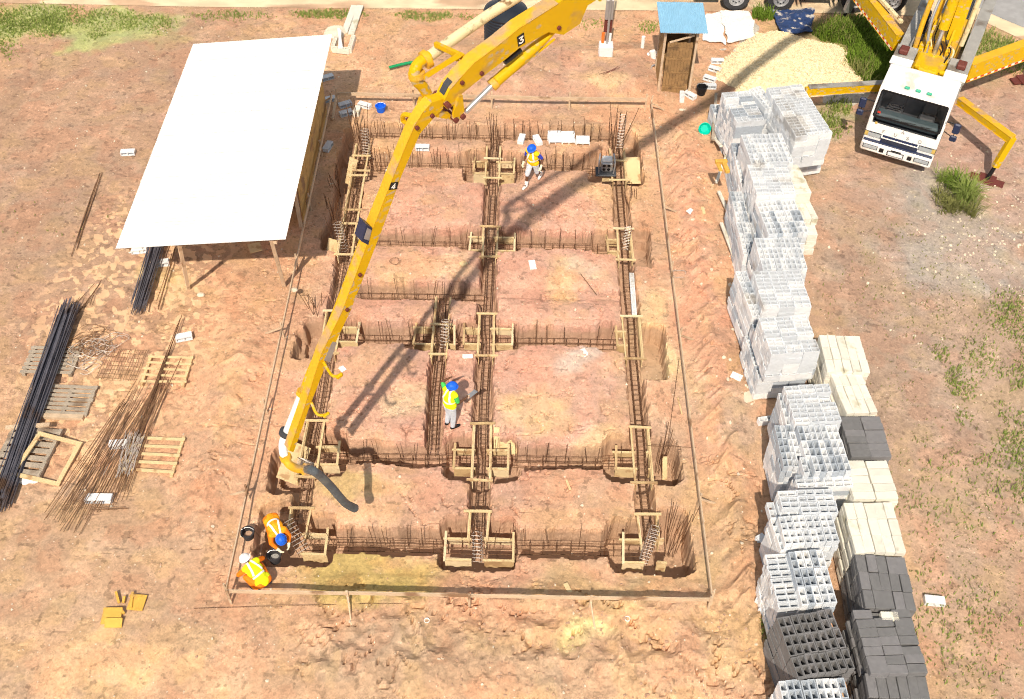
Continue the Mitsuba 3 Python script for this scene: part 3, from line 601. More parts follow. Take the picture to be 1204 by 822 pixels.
stack('hollow', 'blue', (6.085, 20.553, 1.200), (6.423, 20.562, 1.200), (6.234, 23.148, 1.200), 6, 'y', 'blue grey ' + H_ + 'long left shelf of the far stacks')
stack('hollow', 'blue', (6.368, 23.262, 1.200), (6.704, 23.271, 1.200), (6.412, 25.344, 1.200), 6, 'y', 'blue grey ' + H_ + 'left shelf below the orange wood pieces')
stack('hollow', 'white', (7.906, 24.487, 2.100), (8.981, 24.714, 2.100), (7.955, 26.952, 2.100), 6, 'x', 'blue white ' + H_ + 'farthest right hand tall stack')
stack('hollow', 'pale', (8.005, 25.104, 1.050), (9.186, 25.419, 1.050), (8.150, 27.849, 1.050), 5, 'x', 'grey ' + H_ + 'lower step under the farthest right hand stack')
stack('hollow', 'pale', (6.424, 25.588, 1.750), (7.264, 25.736, 1.750), (6.514, 27.108, 1.750), 8, 'x', 'grey white ' + H_ + 'farthest left hand stack', skip=((0, 6), (1, 7), (0, 7)))
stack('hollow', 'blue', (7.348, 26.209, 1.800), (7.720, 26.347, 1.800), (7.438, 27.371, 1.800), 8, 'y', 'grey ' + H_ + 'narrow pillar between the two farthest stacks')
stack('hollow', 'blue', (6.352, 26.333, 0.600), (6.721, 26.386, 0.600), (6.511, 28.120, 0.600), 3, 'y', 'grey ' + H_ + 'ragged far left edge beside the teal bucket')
# solid blocks, far row
S_ = 'solid block on top of the '
stack('solid', 'cream', (7.675, 22.723, 1.500), (8.253, 22.812, 1.500), (7.855, 23.985, 1.500), 11, 'x', 'cream ' + S_ + 'far heap right of the eighth stack')
stack('solid', 'cream', (7.827, 22.127, 1.100), (8.355, 22.211, 1.100), (7.945, 23.278, 1.100), 8, 'y', 'cream ' + S_ + 'far low heap right of the seventh stack')
stack('solid', 'cream', (8.078, 21.842, 0.800), (8.360, 21.850, 0.800), (8.138, 22.474, 0.800), 6, 'x', 'cream ' + S_ + 'short tail of the far heap')
stack('solid', 'dark', (6.813, 7.909, 1.300), (7.964, 7.867, 1.300), (6.978, 8.920, 1.300), 9, 'y', 'charcoal ' + S_ + 'nearest right stack, cut by the view', sides=True, skip=((1, 2),))
stack('solid', 'dark', (6.900, 8.816, 1.450), (8.008, 8.871, 1.450), (7.065, 10.162, 1.450), 10, 'x', 'charcoal ' + S_ + 'black stack holding one white block', sides=True, skip=((1, 6),))
stack('solid', 'cream', (7.355, 9.948, 1.450), (7.703, 9.936, 1.450), (7.382, 10.149, 1.450), 1, 'x', 'single white solid block lying on the black stack', jit=0)
stack('solid', 'dark', (7.077, 10.217, 1.450), (8.095, 10.182, 1.450), (7.166, 11.409, 1.450), 10, 'y', 'charcoal ' + S_ + 'black stack without a white block', sides=True)
stack('solid', 'cream', (7.124, 11.439, 1.500), (8.176, 11.461, 1.500), (7.183, 12.639, 1.500), 10, 'y', 'cream ' + S_ + 'mossy cream stack behind the black stacks', sides=True)
stack('solid', 'cream', (7.365, 12.762, 1.450), (8.357, 12.805, 1.450), (7.453, 13.763, 1.450), 9, 'x', 'cream ' + S_ + 'second cream stack with crosswise blocks')
stack('solid', 'dark', (7.532, 13.880, 1.450), (8.438, 13.900, 1.450), (7.622, 15.022, 1.450), 9, 'x', 'charcoal ' + S_ + 'dark patch between the cream stacks')
stack('solid', 'cream', (7.691, 15.112, 1.400), (8.411, 15.203, 1.400), (7.754, 16.363, 1.400), 9, 'y', 'cream ' + S_ + 'third cream stack with long joints')
stack('solid', 'cream', (7.437, 16.297, 1.500), (8.438, 16.294, 1.500), (7.464, 17.461, 1.500), 10, 'y', 'cream ' + S_ + 'farthest cream stack right of the tall fifth stack')
for n, ((kind, matl), ms) in enumerate(sorted(rest.items())):
    pass
for kind in ('hollow', 'solid'):
    base = f'{kind}_block_mass'; labels[base] = {'kind': 'stuff', 'label': f'all further {kind} concrete blocks in the lower layers of the stacks', 'category': 'concrete block'}
    for n, ((k2, matl), ms) in enumerate(sorted(x for x in rest.items() if x[0][0] == kind)):
        key = f'{base}__{n + 1:03d}'; scene[key] = ply(cat(ms), matl)
# loose blocks lying about
def loose(px, label, yaw=0, kind='hollow', tone='white', up=False, z=None, group=None, tilt=None):
    x, y = px[0], px[1]; c = (x, y, (gz(x, y) if z is None else z) + (.095 if not up else .067))
    M = rotz(yaw, c)
    if up: M = M @ trimesh.transformations.rotation_matrix(math.pi / 2, (1, 0, 0))
    matl = TONES[tone][0]
    key = thing('hollow_block' if kind == 'hollow' else 'solid_block', label, 'concrete block', group)
    scene[key] = {**block_ply(kind, matl), 'to_world': T(M.tolist())}
loose((-11.821, 25.825, -0.000), 'lone grey hollow block on bare soil left of the shed', .1, up=True)
loose((6.779, 31.297, 0.000), 'loose white block nearest the white sheets, farthest of the loose line', 0, up=True)
loose((6.635, 30.790, 0.000), 'loose white block second in the line from the white sheets', -.5, up=True)
loose((6.404, 30.242, 0.000), 'loose white block third in the line, above the black bucket', -.5, up=True)
loose((6.356, 29.806, 0.000), 'loose white block half behind the black bucket', 0, up=True, tone='pale')
loose((5.366, 29.113, 0.000), 'loose white block at the right foot of the outhouse, standing on end', 1.5, tone='white')
loose((5.657, 29.262, 0.000), 'loose white block right of the outhouse, tilted beside the black bucket', -.8, up=True)
loose((-6.272, 29.939, 0.000), 'dark shaded block beside the far edge of the shed', .5, up=True, tone='pale')
loose((-6.059, 28.713, 0.000), 'block in the shed shadow nearest the shed wall', .4, up=True, tone='pale')
loose((-5.506, 28.454, 0.000), 'block in the shed shadow, right of the leaning plank', .5, up=True, tone='pale')
loose((-5.426, 28.002, 0.000), 'block in the shed shadow, lower one of the pair', .5, up=True, tone='pale')
loose((-4.874, 28.428, -0.000), 'sunlit pale block left of the blue bucket', -.4, up=True)
loose((-5.084, 28.103, 0.000), 'sunlit cream block standing lengthwise at the edge of the shed shadow', 1.5, up=True, tone='cream')
loose((-5.771, 26.253, 0.000), 'block in the shed shadow beside the batter board', 1.3, up=True, tone='pale')
loose((0.886, 26.575, 0.000), 'white block lying lengthwise right of the walking worker', 1.35, up=True) if False else None
for k, (q, w) in enumerate((((1.209, 27.077, 0.000), 'back left'), ((1.622, 27.068, 0.000), 'back right'), ((1.194, 26.883, 0.000), 'middle left'), ((1.605, 26.873, -0.000), 'middle right'), ((1.231, 26.691, -0.000), 'front left'), ((1.640, 26.682, 0.000), 'front right'))):
    loose(q, f'white block in the six block heap on the far trench edge, {w}', .05, 'hollow', 'white', up=True, z=.02)
for k, (q, w) in enumerate((((2.081, 26.845, -0.000), 'back one'), ((2.075, 26.644, 0.000), 'front one'))):
    loose(q, f'white block of the pair right of the six block heap, {w}', .0, 'hollow', 'white', up=True, z=.02)
loose((0.173, 26.767, 0.000), 'white block left behind the walking worker, lying lengthwise', 1.4, up=True)
loose((0.676, 26.739, 0.000), 'white block right behind the walking worker, lying askew', 1.9, up=True)
loose((-0.068, 26.931, 0.000), 'small white block near the far end of the middle beam', 0, up=True)
loose((2.619, 27.011, 0.000), 'single white block near the far right trench corner', 0, up=True)
loose((-2.863, 26.254, 0.000), 'white block seen through the far left trench mesh', 0, up=True); loose((-3.860, 25.975, -0.000), 'white block behind the yellow boom in the far left mesh', 1.3, up=True)
loose((-8.463, 18.282, 0.000), 'small white block beside the thin rebar pair', .3, up=True)
loose((-10.433, 21.554, 0.000), 'white block under the rebar bundle at the shed, left side', .2, up=True, kind='hollow'); loose((-9.702, 21.062, 0.000), 'white block under the rebar bundle at the shed, right side', .2, up=True)
loose((-9.272, 14.867, 0.000), 'white block under the brown rebar spread, far side', .1, up=True); loose((-9.417, 13.333, 0.000), 'white block under the brown rebar spread, near left', 0, up=True, tone='pale'); loose((-9.225, 13.337, 0.000), 'white block under the brown rebar spread, near right', 0, up=True)
loose((5.071, 15.420, 0.000), 'white block against the left foot of the fourth stack', 1.3, up=True) if False else None
loose((6.201, 15.883, 0.000), 'white block at the left foot of the fourth stack, far one', .2, tone='white'); loose((6.156, 14.598, 0.000), 'white block at the left foot of the fourth stack, near one', .5, tone='white')
loose((5.422, 11.111, 0.000), 'pale block piece lying left of the stacks, upper', 1.0, up=True); loose((5.465, 10.656, 0.000), 'pale block piece lying left of the black stack', -.9, up=True); loose((5.643, 12.407, 0.000), 'pale block piece lying left of the third stack', -1.0, up=True, tone='pale')
loose((9.097, 11.125, 0.000), 'lone white block lying on the weedy ground right of the stacks', -.1, up=True)

# ------------------------------------------------------------------ concrete pump truck
TO = V(11.42, 25.75, 0); fw = unit(V(-.442, -.897, 0)); lf = V(-fw[1], fw[0], 0) * 1.0
if lf[0] < 0: lf = -lf
TM = frame(TO, fw, lf, (0, 0, 1))          # local x forward, y to the truck's left (image right), z up
tk = thing('concrete_pump_truck', 'white cab concrete pump truck with yellow outriggers and long yellow boom', 'truck')
def tp(u, v, z): return (TM @ V(u, v, z, 1))[:3]
def tbox(name, c, e, matl, bev=.01, label=None, par=None): return obj(name, box(c, e, TM, bev), matl, par or tk, label=label)
from shapely.geometry import Polygon
# cab: side profile extruded across, edges rounded
prof = Polygon([(-.10, .55), (-.08, 1.0), (-.14, 1.62), (-.30, 2.36), (-.42, 2.46), (-1.45, 2.54), (-1.62, 2.50), (-1.66, .75), (-1.1, .62), (-1.0, .5)]).buffer(-.05).buffer(.05, quad_segs=3)
W2 = 1.06
def cabmesh():
    base = np.array(prof.exterior.coords)[:-1][::-1]; n = len(base); vs = []; secs = [(-W2, .035), (-W2 + .02, .012), (-W2 + .06, 0), (W2 - .06, 0), (W2 - .02, .012), (W2, .035)]
    c = base.mean(0)
    for y, ins in secs:
        q = np.array(Polygon(base).buffer(-ins + 1e-6, join_style=2).exterior.coords)[:-1]
        k = c + (base - c) * (1 - ins / np.linalg.norm(base - c, axis=1)[:, None]); 
        yy = np.where(k[:, 1] > 1.6, y * (1 - .06 * (k[:, 1] - 1.6) / .9), y)
        vs.append(np.column_stack([k[:, 0], yy, k[:, 1]]))
    v = np.vstack(vs); f = []
    for s in range(len(secs) - 1):
        for i in range(n):
            j = (i + 1) % n; a, b = s * n, (s + 1) * n; f += [[a + i, a + j, b + j], [a + i, b + j, b + i]]
    tri = trimesh.creation.triangulate_polygon(Polygon(base), engine='earcut')
    m = trimesh.Trimesh(v, f, process=False)
    caps = []
    for s in (0, len(secs) - 1):
        q = vs[s]; pl = Polygon(q[:, [0, 2]]); tv, tf = trimesh.creation.triangulate_polygon(pl, engine='earcut')
        caps.append(trimesh.Trimesh(np.column_stack([tv[:, 0], np.full(len(tv), q[:, 1].mean()), tv[:, 1]]), tf, process=False))
    m = cat([m] + caps); m.apply_transform(TM); return m
cm = cabmesh(); cm.merge_vertices(digits_vertex=5)
def hullpts(P_): m = trimesh.convex.convex_hull(np.array(P_, float)); m.apply_transform(TM); return m
def mf(m): return m3.Manifold(m3.Mesh(np.asarray(m.vertices, np.float32), np.asarray(m.faces, np.uint32)))
def mt(m): q = m.to_mesh(); return trimesh.Trimesh(q.vert_properties[:, :3], q.tri_verts, process=False)
solid_cab = trimesh.convex.convex_hull(cm.vertices) if not cm.is_watertight else cm
room = hullpts([(x, y, z) for x, z in ((.2, 1.60), (.2, 2.36), (-1.25, 2.38), (-1.25, 1.2), (-.35, 1.2)) for y in (-.955, .955)])
obj('cab', mt(mf(solid_cab) - mf(room)), 'm_white', tk, smooth=25); cab = tk + '__cab'
def front(z):    # x of the front face at height z
    return float(np.interp(z, [.55, 1.0, 1.62, 2.36, 2.46], [-.10, -.08, -.14, -.30, -.42]))
def plate(name, y0, y1, z0, z1, matl, out=.012, par=cab, th=.02, taper=0, label=None, slant=0):
    vs = []
    for y, z in ((y0, z0), (y1, z0), (y1 - taper, z1), (y0 + taper, z1)):
        x = front(z) + out; vs += [(x, y, z + slant * 0), (x - th, y, z)]
    return obj(name, (lambda m: (m.apply_transform(TM), m)[1])(trimesh.convex.convex_hull(np.array(vs))), matl, par, label=label)
liner = hullpts([(x, y, z) for x, z in ((-.22, 1.62), (-.36, 2.35), (-1.24, 2.37), (-1.24, 1.21), (-.36, 1.21)) for y in (-.95, .95)])
core = hullpts([(x, y, z) for x, z in ((.3, 1.5), (.3, 2.32), (-1.2, 2.34), (-1.2, 1.25), (-.3, 1.25)) for y in (-.93, .93)])
obj('cab_lining', mt(mf(liner) - mf(core)), 'm_chassis', cab)
obj('dashboard', box((-.42, 0, 1.50), (.36, 1.84, .24), TM, .06), 'm_dash', cab)
for s in (-1, 1): obj('seat', cat([box((-1.0, s * .48, 1.42), (.42, .48, .14), TM, .05), box((-1.14, s * .48, 1.78), (.12, .46, .62), TM, .05)]), 'm_chassis', cab)
obj('steering_wheel', pipe([tp(-.62 + .12 * math.sin(a), -.48 + .2 * math.cos(a), 1.74 + .14 * math.sin(a)) for a in np.linspace(0, 2 * math.pi, 20)], .018, 6), 'm_black', cab)
gq = [tp(front(z) - .01, y, z) for y, z in ((-.96, 1.60), (.96, 1.60), (.94, 2.36), (-.94, 2.36))]
obj('windscreen', (np.array(gq), np.array([[0, 1, 2, 3]])), 'm_pane', cab)
fr = []
for (y0, z0), (y1, z1) in (((-.97, 1.585), (.97, 1.585)), ((.97, 1.585), (.95, 2.37)), ((.95, 2.37), (-.95, 2.37)), ((-.95, 2.37), (-.97, 1.585))): fr.append(beam(tp(front(z0) + .004, y0, z0), tp(front(z1) + .004, y1, z1), .05, .02, up=TM[:3, 0]))
obj('windscreen_frame', cat(fr), 'm_black', cab)
for s in (-1, 1):
    obj('side_window', (lambda m: (m.apply_transform(TM), m)[1])(trimesh.convex.convex_hull(np.array([(x, s * (W2 * (1 - .06 * (z - 1.6) / .9) + o), z) for x, z in ((-.45, 1.66), (-1.25, 1.66), (-1.25, 2.3), (-.5, 2.3)) for o in (.006, -.01)]))), 'm_glass', cab)
    obj('door_seam', tubes([(tp(-1.32, s * (W2 + .002), .75), tp(-1.32, s * (W2 - .045), 2.35)), (tp(-.36, s * (W2 + .002), .75), tp(-.36, s * (W2 + .002), 1.6))], .006, 4), 'm_black', cab)
    plate('lamp_frame', min(s * .56, s * 1.06), max(s * .56, s * 1.06), .885, 1.065, 'm_chassis', .006)
    plate('headlight', min(s * .58, s * .95), max(s * .58, s * .95), .90, 1.03, 'm_lamp', .016)
    plate('indicator', min(s * .95, s * 1.05), max(s * .95, s * 1.05), .90, 1.05, 'm_amber', .01)
    tbox('mirror_arm', (-.12, s * 1.2, 2.05), (.03, .32, .03), 'm_black', .004, par=cab)
    obj('mirror_rod', tubes([(tp(-.12, s * 1.35, 2.1), tp(-.1, s * 1.36, 1.55)), (tp(-.25, s * 1.03, 1.65), tp(-.1, s * 1.36, 1.6))], .014, 6), 'm_black', cab)
    for zz, hh in ((1.92, .34), (1.58, .2)): obj('mirror', box((-.1, s * 1.37, zz), (.09, .2, hh), TM, .035), 'm_navy', cab)
plate('grille', -.55, .55, .80, .96, 'm_navy', .02)
plate('grille', -.52, .52, .985, 1.055, 'm_navy', .014)
plate('grille_bar', -.55, .55, .955, .985, 'm_white', .034, th=.04)
for k in range(5): plate('grille_slat', -.5, .5, .815 + .03 * k, .824 + .03 * k, 'm_chassis', .027)
for y0, y1 in ((-.62, -.22), (-.15, .28), (.30, .72)):
    a, b = front(1.60) + .035, front(1.68) + .03
    obj('wiper', tubes([(tp(a, y1 - .1, 1.56), tp(b, y0 + .12, 1.65)), (tp(b, y0 - .02, 1.63), tp(b, y1, 1.67))], .013, 5), 'm_black', cab)
for y in (-.32, 0, .32): obj('roof_lamp', box((-.52, y, 2.515), (.1, .15, .07), TM, .025), 'm_green_lamp', cab)
for k in range(9):
    obj('roof_rib', box((-1.0, -.64 + .16 * k, 2.507), (.7, .03, .012), TM @ trimesh.transformations.rotation_matrix(.078, (0, 1, 0), (-1.0, 0, 2.507)), .005), 'm_white', cab)
def letters(text, h, c, u_, v_, matl, par, name='lettering', depth=.01, bold=True, spacing=None):
    """text on a plane: u_ reading direction, v_ up direction"""
    u_, v_ = unit(u_), unit(v_); n_ = np.cross(u_, v_); ms = []
    if spacing:
        for k, ch in enumerate(text):
            m = meshkit.text_mesh(ch, h, depth, bold); b = m.bounds; m.apply_translation((-(b[0][0] + b[1][0]) / 2 + (k - (len(text) - 1) / 2) * spacing, -h / 2, 0)); ms.append(m)
        m = cat(ms)
    else:
        m = meshkit.text_mesh(text, h, depth, bold); b = m.bounds; m.apply_translation((-(b[0][0] + b[1][0]) / 2, -h / 2, 0))
    m.apply_transform(frame(c, u_, v_, n_)); return obj(name, m, matl, par)
zc_ = 1.16; fn_ = unit(V(front(1.2) - front(1.1), 0, .1))
letters('FUSO', .105, tp(front(zc_) + .001, 0, zc_), lf, (TM[:3, :3] @ fn_), 'm_grey', cab, spacing=.36)
# three diamond emblem
em = []
for a in (90, 210, 330):
    d = V(math.cos(math.radians(a)), math.sin(math.radians(a))); e = V(-d[1], d[0]); l = .055
    q = [(0, 0), tuple(d * l * .87 * .62 + e * l * .36), tuple(d * l * 1.2), tuple(d * l * .87 * .62 - e * l * .36)]
    em.append(trimesh.creation.extrude_polygon(Polygon(q).buffer(0), .012, engine='earcut'))
m = cat(em); m.apply_transform(frame(tp(front(1.30) + .001, 0, 1.30), lf, TM[:3, :3] @ fn_, np.cross(lf, TM[:3, :3] @ fn_))); obj('emblem', m, 'm_grey', cab)
obj('sticker', (lambda m: (m.apply_transform(TM @ frame((front(1.37) + .002, -.82, 1.37), (0, 1, 0), (0, 0, 1), (1, 0, 0))), m)[1])(trimesh.creation.cylinder(.045, .006, sections=16)), 'm_amber', cab)
obj('window_sticker', box((front(1.72) + .004, -.84, 1.72), (.004, .09, .07), TM), 'm_red', cab)
# bumper
tbox('bumper', (-.06, 0, .60), (.22, 2.12, .34), 'm_white', .05); bp = tk + '__bumper'
for s in (-1, 1): tbox('fog_lamp_frame', (.040, s * .77, .62), (.03, .46, .16), 'm_chassis', .01, par=bp); tbox('fog_lamp', (.052, s * .77, .62), (.03, .40, .11), 'm_lamp', .01, par=bp); tbox('recess', (.046, s * .42, .6), (.03, .13, .15), 'm_black', .01, par=bp)
tbox('plate_frame', (.046, 0, .585), (.03, .50, .17), 'm_chassis', .004, par=bp); tbox('number_plate', (.058, 0, .585), (.02, .44, .11), 'm_white', .004, par=bp); tbox('recess', (.046, 0, .69), (.02, .3, .06), 'm_black', .01, par=bp)
tbox('bumper_strip', (-.06, 0, .785), (.14, 2.05, .04), 'm_navy', .01, par=bp)
# chassis, wheels
for s in (-1, 1): tbox('chassis_rail', (-5.2, s * .4, .85), (8.8, .1, .26), 'm_chassis')
def wheel(M, par, R=.5, w=.28, rimm='m_steel'):
    pr = [(.0, -w / 2 + .03), (R * .55, -w / 2 + .03), (R * .58, -w / 2), (R * .93, -w / 2), (R, -w / 2 + .05), (R, w / 2 - .05), (R * .93, w / 2), (R * .58, w / 2), (R * .55, w / 2 - .03), (0, w / 2 - .03)]
    k = obj('wheel', lathe(pr, 28, M), 'm_rubber', par, smooth=30)
    key = numbered(k + '__rim', scene); ring = [(0, 0), (R * .2, .02), (R * .24, .07), (R * .34, .02), (R * .50, 0), (R * .56, .03), (R * .56, .07), (R * .50, .06), (R * .46, .03), (0, -.02)]
    for s in (-1, 1):
        m = lathe(ring, 28); 
        if s < 0: m.apply_transform(trimesh.transformations.rotation_matrix(math.pi, (1, 0, 0)))
        m.apply_translation((0, 0, s * (w / 2 - .035))); m.apply_transform(M); key = numbered(k + '__rim', scene); scene[key] = ply(m, rimm, smooth=30)
    nuts = [(M @ np.append(V(R * .29 * math.cos(a), R * .29 * math.sin(a), w / 2), 1))[:3] for a in np.arange(8) * math.pi / 4]
    ax_ = M[:3, 2]; scene[k + '__wheel_nuts'] = ply(tubes([(p - ax_ * .03, p + ax_ * .03) for p in nuts], .03, 6), 'm_chassis')
    return k
for u in (-.95, -6.6, -7.8):
    for s in (-1, 1): wheel(TM @ frame((u, s * .88, .5), (1, 0, 0), (0, 0, s * -1.0), (0, s * 1.0, 0)), tk)
# decks behind the cab: grey steel lids with red brown bags, catwalks along both sides
for s in (-1, 1):
    tbox('tool_box', (-2.28, s * .80, 2.10), (1.15, .56, .62), 'm_grey', .02)
    tbox('tool_box_lid', (-1.90, s * .80, 2.44), (.40, .64, .05), 'm_sheet', .01)
    tbox('tool_box_lid', (-2.48, s * .80, 2.43), (.72, .62, .04), 'm_grey', .01)
    tbox('red_brown_case', (-2.42, s * .86, 2.53), (.34, .26, .16), 'm_redbrown', .03)
    tbox('catwalk', (-5.9, s * .92, 2.12), (6.0, .36, .06), 'm_grey', .01)
    tbox('side_panel', (-5.9, s * 1.09, 1.85), (6.0, .04, .5), 'm_grey', .01)
    obj('hand_rail', tubes([(tp(-3.2, s * .76, 2.4), tp(-8.6, s * .76, 2.4))] + [(tp(u, s * .76, 2.1), tp(u, s * .76, 2.4)) for u in (-3.2, -5, -6.8, -8.6)], .02, 6), 'm_grey', tk)
tbox('tail_light', (-8.95, 1.0, 2.15), (.12, .26, .3), 'm_black', .02)
tbox('subframe', (-4.4, 0, 1.2), (5.4, 1.2, .5), 'm_yellow_worn', .03)
# turret, boom base
tbox('pedestal', (-2.5, 0, 1.95), (1.3, .95, .7), 'm_yellow', .06); 
tbox('pedestal_block', (-1.95, 0, 2.3), (.3, .6, .3), 'm_yellow', .05)
for y in (-.36, -.12, .12, .36): obj('pin', cyl(tp(-1.9, y, 2.42), tp(-1.9, y + .12, 2.44), .07, 10), 'm_yellow', tk)
obj('turret', lathe([(0, 0), (.62, 0), (.62, .25), (.5, .35), (.45, .8), (0, .8)], 28, TM @ frame((-3.45, 0, 1.5), (1, 0, 0), (0, 1, 0), (0, 0, 1))), 'm_yellow_worn', tk, smooth=30)
for s in (-1, 1):
    obj('turret_cheek', slab([(-.5, 0), (.45, 0), (.5, .5), (.2, 1.1), (-.15, 1.1), (-.5, .5)], TM @ frame((-3.45, s * .3 + .03, 2.0), (1, 0, 0), (0, 0, 1), (0, -1, 0)), .06), 'm_yellow', tk)
obj('hydraulic_cylinder', cyl(tp(-3.15, -.02, 3.1), tp(-3.55, -.02, 5.2), .15, 18), 'm_yellow', tk, smooth=40)
obj('cylinder_rod', cyl(tp(-3.0, -.02, 2.2), tp(-3.16, -.02, 3.15), .07, 14), 'm_chrome', tk, smooth=40)
boomI = tp(-4.6, .2, 10.2)
def boxbeam(p, q, w, h0, h1, side):
    p, q = V(*p), V(*q); a = unit(q - p); side = unit(side - a * (a @ side)); n_ = np.cross(side, a); P_ = []
    for c, h in ((p, h0), (q, h1)):
        for x in (-w / 2, w / 2):
            for y in (-h / 2, h / 2): P_.append(c + side * x + n_ * y)
    return trimesh.convex.convex_hull(np.array(P_))
BN, D3, D4, K_ = V(*(0.6336, -0.7637, -0.1235)), V(*(0.7707, 0.6090, 0.1877)), V(*(-0.3631, -0.1526, -0.9192)), V(*(-1.5200, 13.2900, 10.8600))
obj('boom_arm', boxbeam(tp(-3.5, .32, 2.7), boomI, .34, .5, .42, lf), 'm_yellow', tk, label='first boom arm rising from the turret')
obj('boom_arm', boxbeam(tp(-3.7, -.35, 2.5), tp(-4.6, -.3, 7.8), .16, .2, .2, lf), 'm_yellow_worn', tk)
obj('hydraulic_line', pipe(spline([tp(-3.0, -.25, 2.3), tp(-3.2, -.42, 3.2), tp(-3.6, -.38, 4.3), tp(-4.2, -.3, 7)], 6), .045, 8), 'm_steel', tk, smooth=40)
obj('delivery_pipe', pipe(spline([tp(-3.9, .62, 2.3), tp(-4.0, .64, 4), tp(-4.7, .6, 9.8)], 6), .075, 10), 'm_pipe', tk, smooth=40)
obj('delivery_pipe', pipe(spline([tp(-3.3, -.62, 1.9), tp(-3.5, -.66, 3), tp(-3.9, -.6, 4.6)], 6), .08, 10), 'm_yellow_worn', tk, smooth=40)
for k in range(6):
    a, b = rng.uniform(-.5, .5), rng.uniform(-.5, .5)
    obj('hydraulic_hose', pipe(spline([tp(-2.7 + a * .3, b * .9, 1.9), tp(-3.0 + a * .4, b * .8 + .2, 2.5 + a * .3), tp(-3.3, b * .6, 2.7), tp(-3.6, b * .5, 3.6 + a)], 6), .022, 6), 'm_black' if k % 2 else 'm_pipe', tk, smooth=40)
obj('hose_coil', cat([pipe([tp(-3.55 + .12 * math.cos(a), -.25 + .15 * math.sin(a), 4.4 + .02 * a) for a in np.linspace(0, 9, 30)], .02, 6)]), 'm_wire', tk, smooth=40)
for k in range(7): tbox('valve_block', (rng.uniform(-3.9, -2.9), rng.uniform(-.5, .5), rng.uniform(1.75, 2.4)), rng.uniform(.1, .3, 3), ['m_yellow', 'm_yellow_worn', 'm_chassis'][k % 3], .02)
# outriggers
def stripes(p, q, par, n=14, h=.05, out=(0, 0, 0)):
    p, q, o = V(*p), V(*q), V(*out)
    for k in range(n):
        obj('warning_stripe', beam(p + (q - p) * k / n + o, p + (q - p) * (k + .96) / n + o, .006, h), 'm_red' if k % 2 == 0 else 'm_white', par)
def outrigger(p, q, foot, h, w, label, stripe=0, padyaw=0, matl='m_yellow', top=None, legm='m_yellow'):
    p, q, foot = V(*p), V(*q), V(*foot)
    k = obj('outrigger', beam(p, q, w, h), matl, tk, label=label)
    d = unit(q - p); sd = V(-d[1], d[0], 0)
    if sd @ (CAM - p) < 0: sd = -sd
    key = lambda nme: numbered(k + '__' + nme, scene)
    up = np.cross(d, sd); up = up if up[2] > 0 else -up
    scene[key('top_plate')] = ply(beam(p + up * (h / 2 + .006), q + up * (h / 2 + .006), w + .03, .012), top or 'm_yellow_worn')
    scene[key('flange')] = ply(beam(p - up * (h / 2 + .006), q - up * (h / 2 + .006), w + .05, .012), 'm_yellow_worn')
    if foot[2] > -5:
        scene[key('leg')] = ply(beam(foot + (q - foot) * .34, q + up * (h * .4), w * .9, w * .8), legm)
        scene[key('jack')] = ply(cyl(foot + (0, 0, .06), foot + (q - foot) * .45, .06, 14), 'm_black', smooth=40)
        scene[key('foot_plate')] = ply(box((0, 0, .0), (.5, .5, .05), rotz(padyaw, foot + (0, 0, .03)), .01), 'm_redbrown')
        scene[key('packing_board')] = ply(box((0, 0, 0), (1.0, .34, .05), rotz(padyaw, foot + (0, 0, -.005)), .006), 'm_redbrown')
    if stripe: stripes(p - up * (h / 2 - .02), q - up * (h / 2 - .02), k, stripe, .07, sd * (w / 2 + .005))
    return k
outrigger((13.585, 27.531, 1.300), (14.519, 25.419, 1.450), (14.232, 25.291, 0.020), .20, .2, 'front right outrigger arm with splayed leg and red brown foot', 0, -.5)
outrigger((11.754, 28.496, 1.150), (9.076, 28.139, 1.150), (9.1, 27.9, .02), .24, .2, 'front left outrigger arm reaching behind the block stacks', 0, .1, top='m_grey')
k = outrigger((12.258, 30.276, 1.550), (11.590, 33.492, 1.550), (11.543, 34.024, 0.020), .55, .26, 'rear left outrigger arm with red and white striped edge', 22, .1, legm='m_steel')
kk = obj('outrigger_strut', beam((12.380, 30.832, 1.950), (11.724, 33.236, 1.950), .12, .1), 'm_pipe', tk)
kr = outrigger((14.030, 28.714, 1.550), (17.420, 30.644, 1.550), (17.040, 30.597, 0.020), .62, .28, 'rear right outrigger arm with lettering and striped edge', 26, .2)
a_, b_ = V(*(14.030, 28.714, 1.550)), V(*(17.420, 30.644, 1.550)); d_ = unit(b_ - a_); sd_ = V(d_[1], -d_[0], 0); 
letters('//M //M  KCP', .2, a_ + d_ * .95 + sd_ * .135 + V(0, 0, .02), d_, (0, 0, 1), 'm_redbrown', kr, depth=.006) if False else None
for q in (.50, .62, .74, .86): obj('mark', beam(a_ + d_ * q + sd_ * .134 + V(0, 0, -.12), a_ + d_ * (q + .05) + sd_ * .134 + V(0, 0, .12), .004, .03), 'm_redbrown', kr)
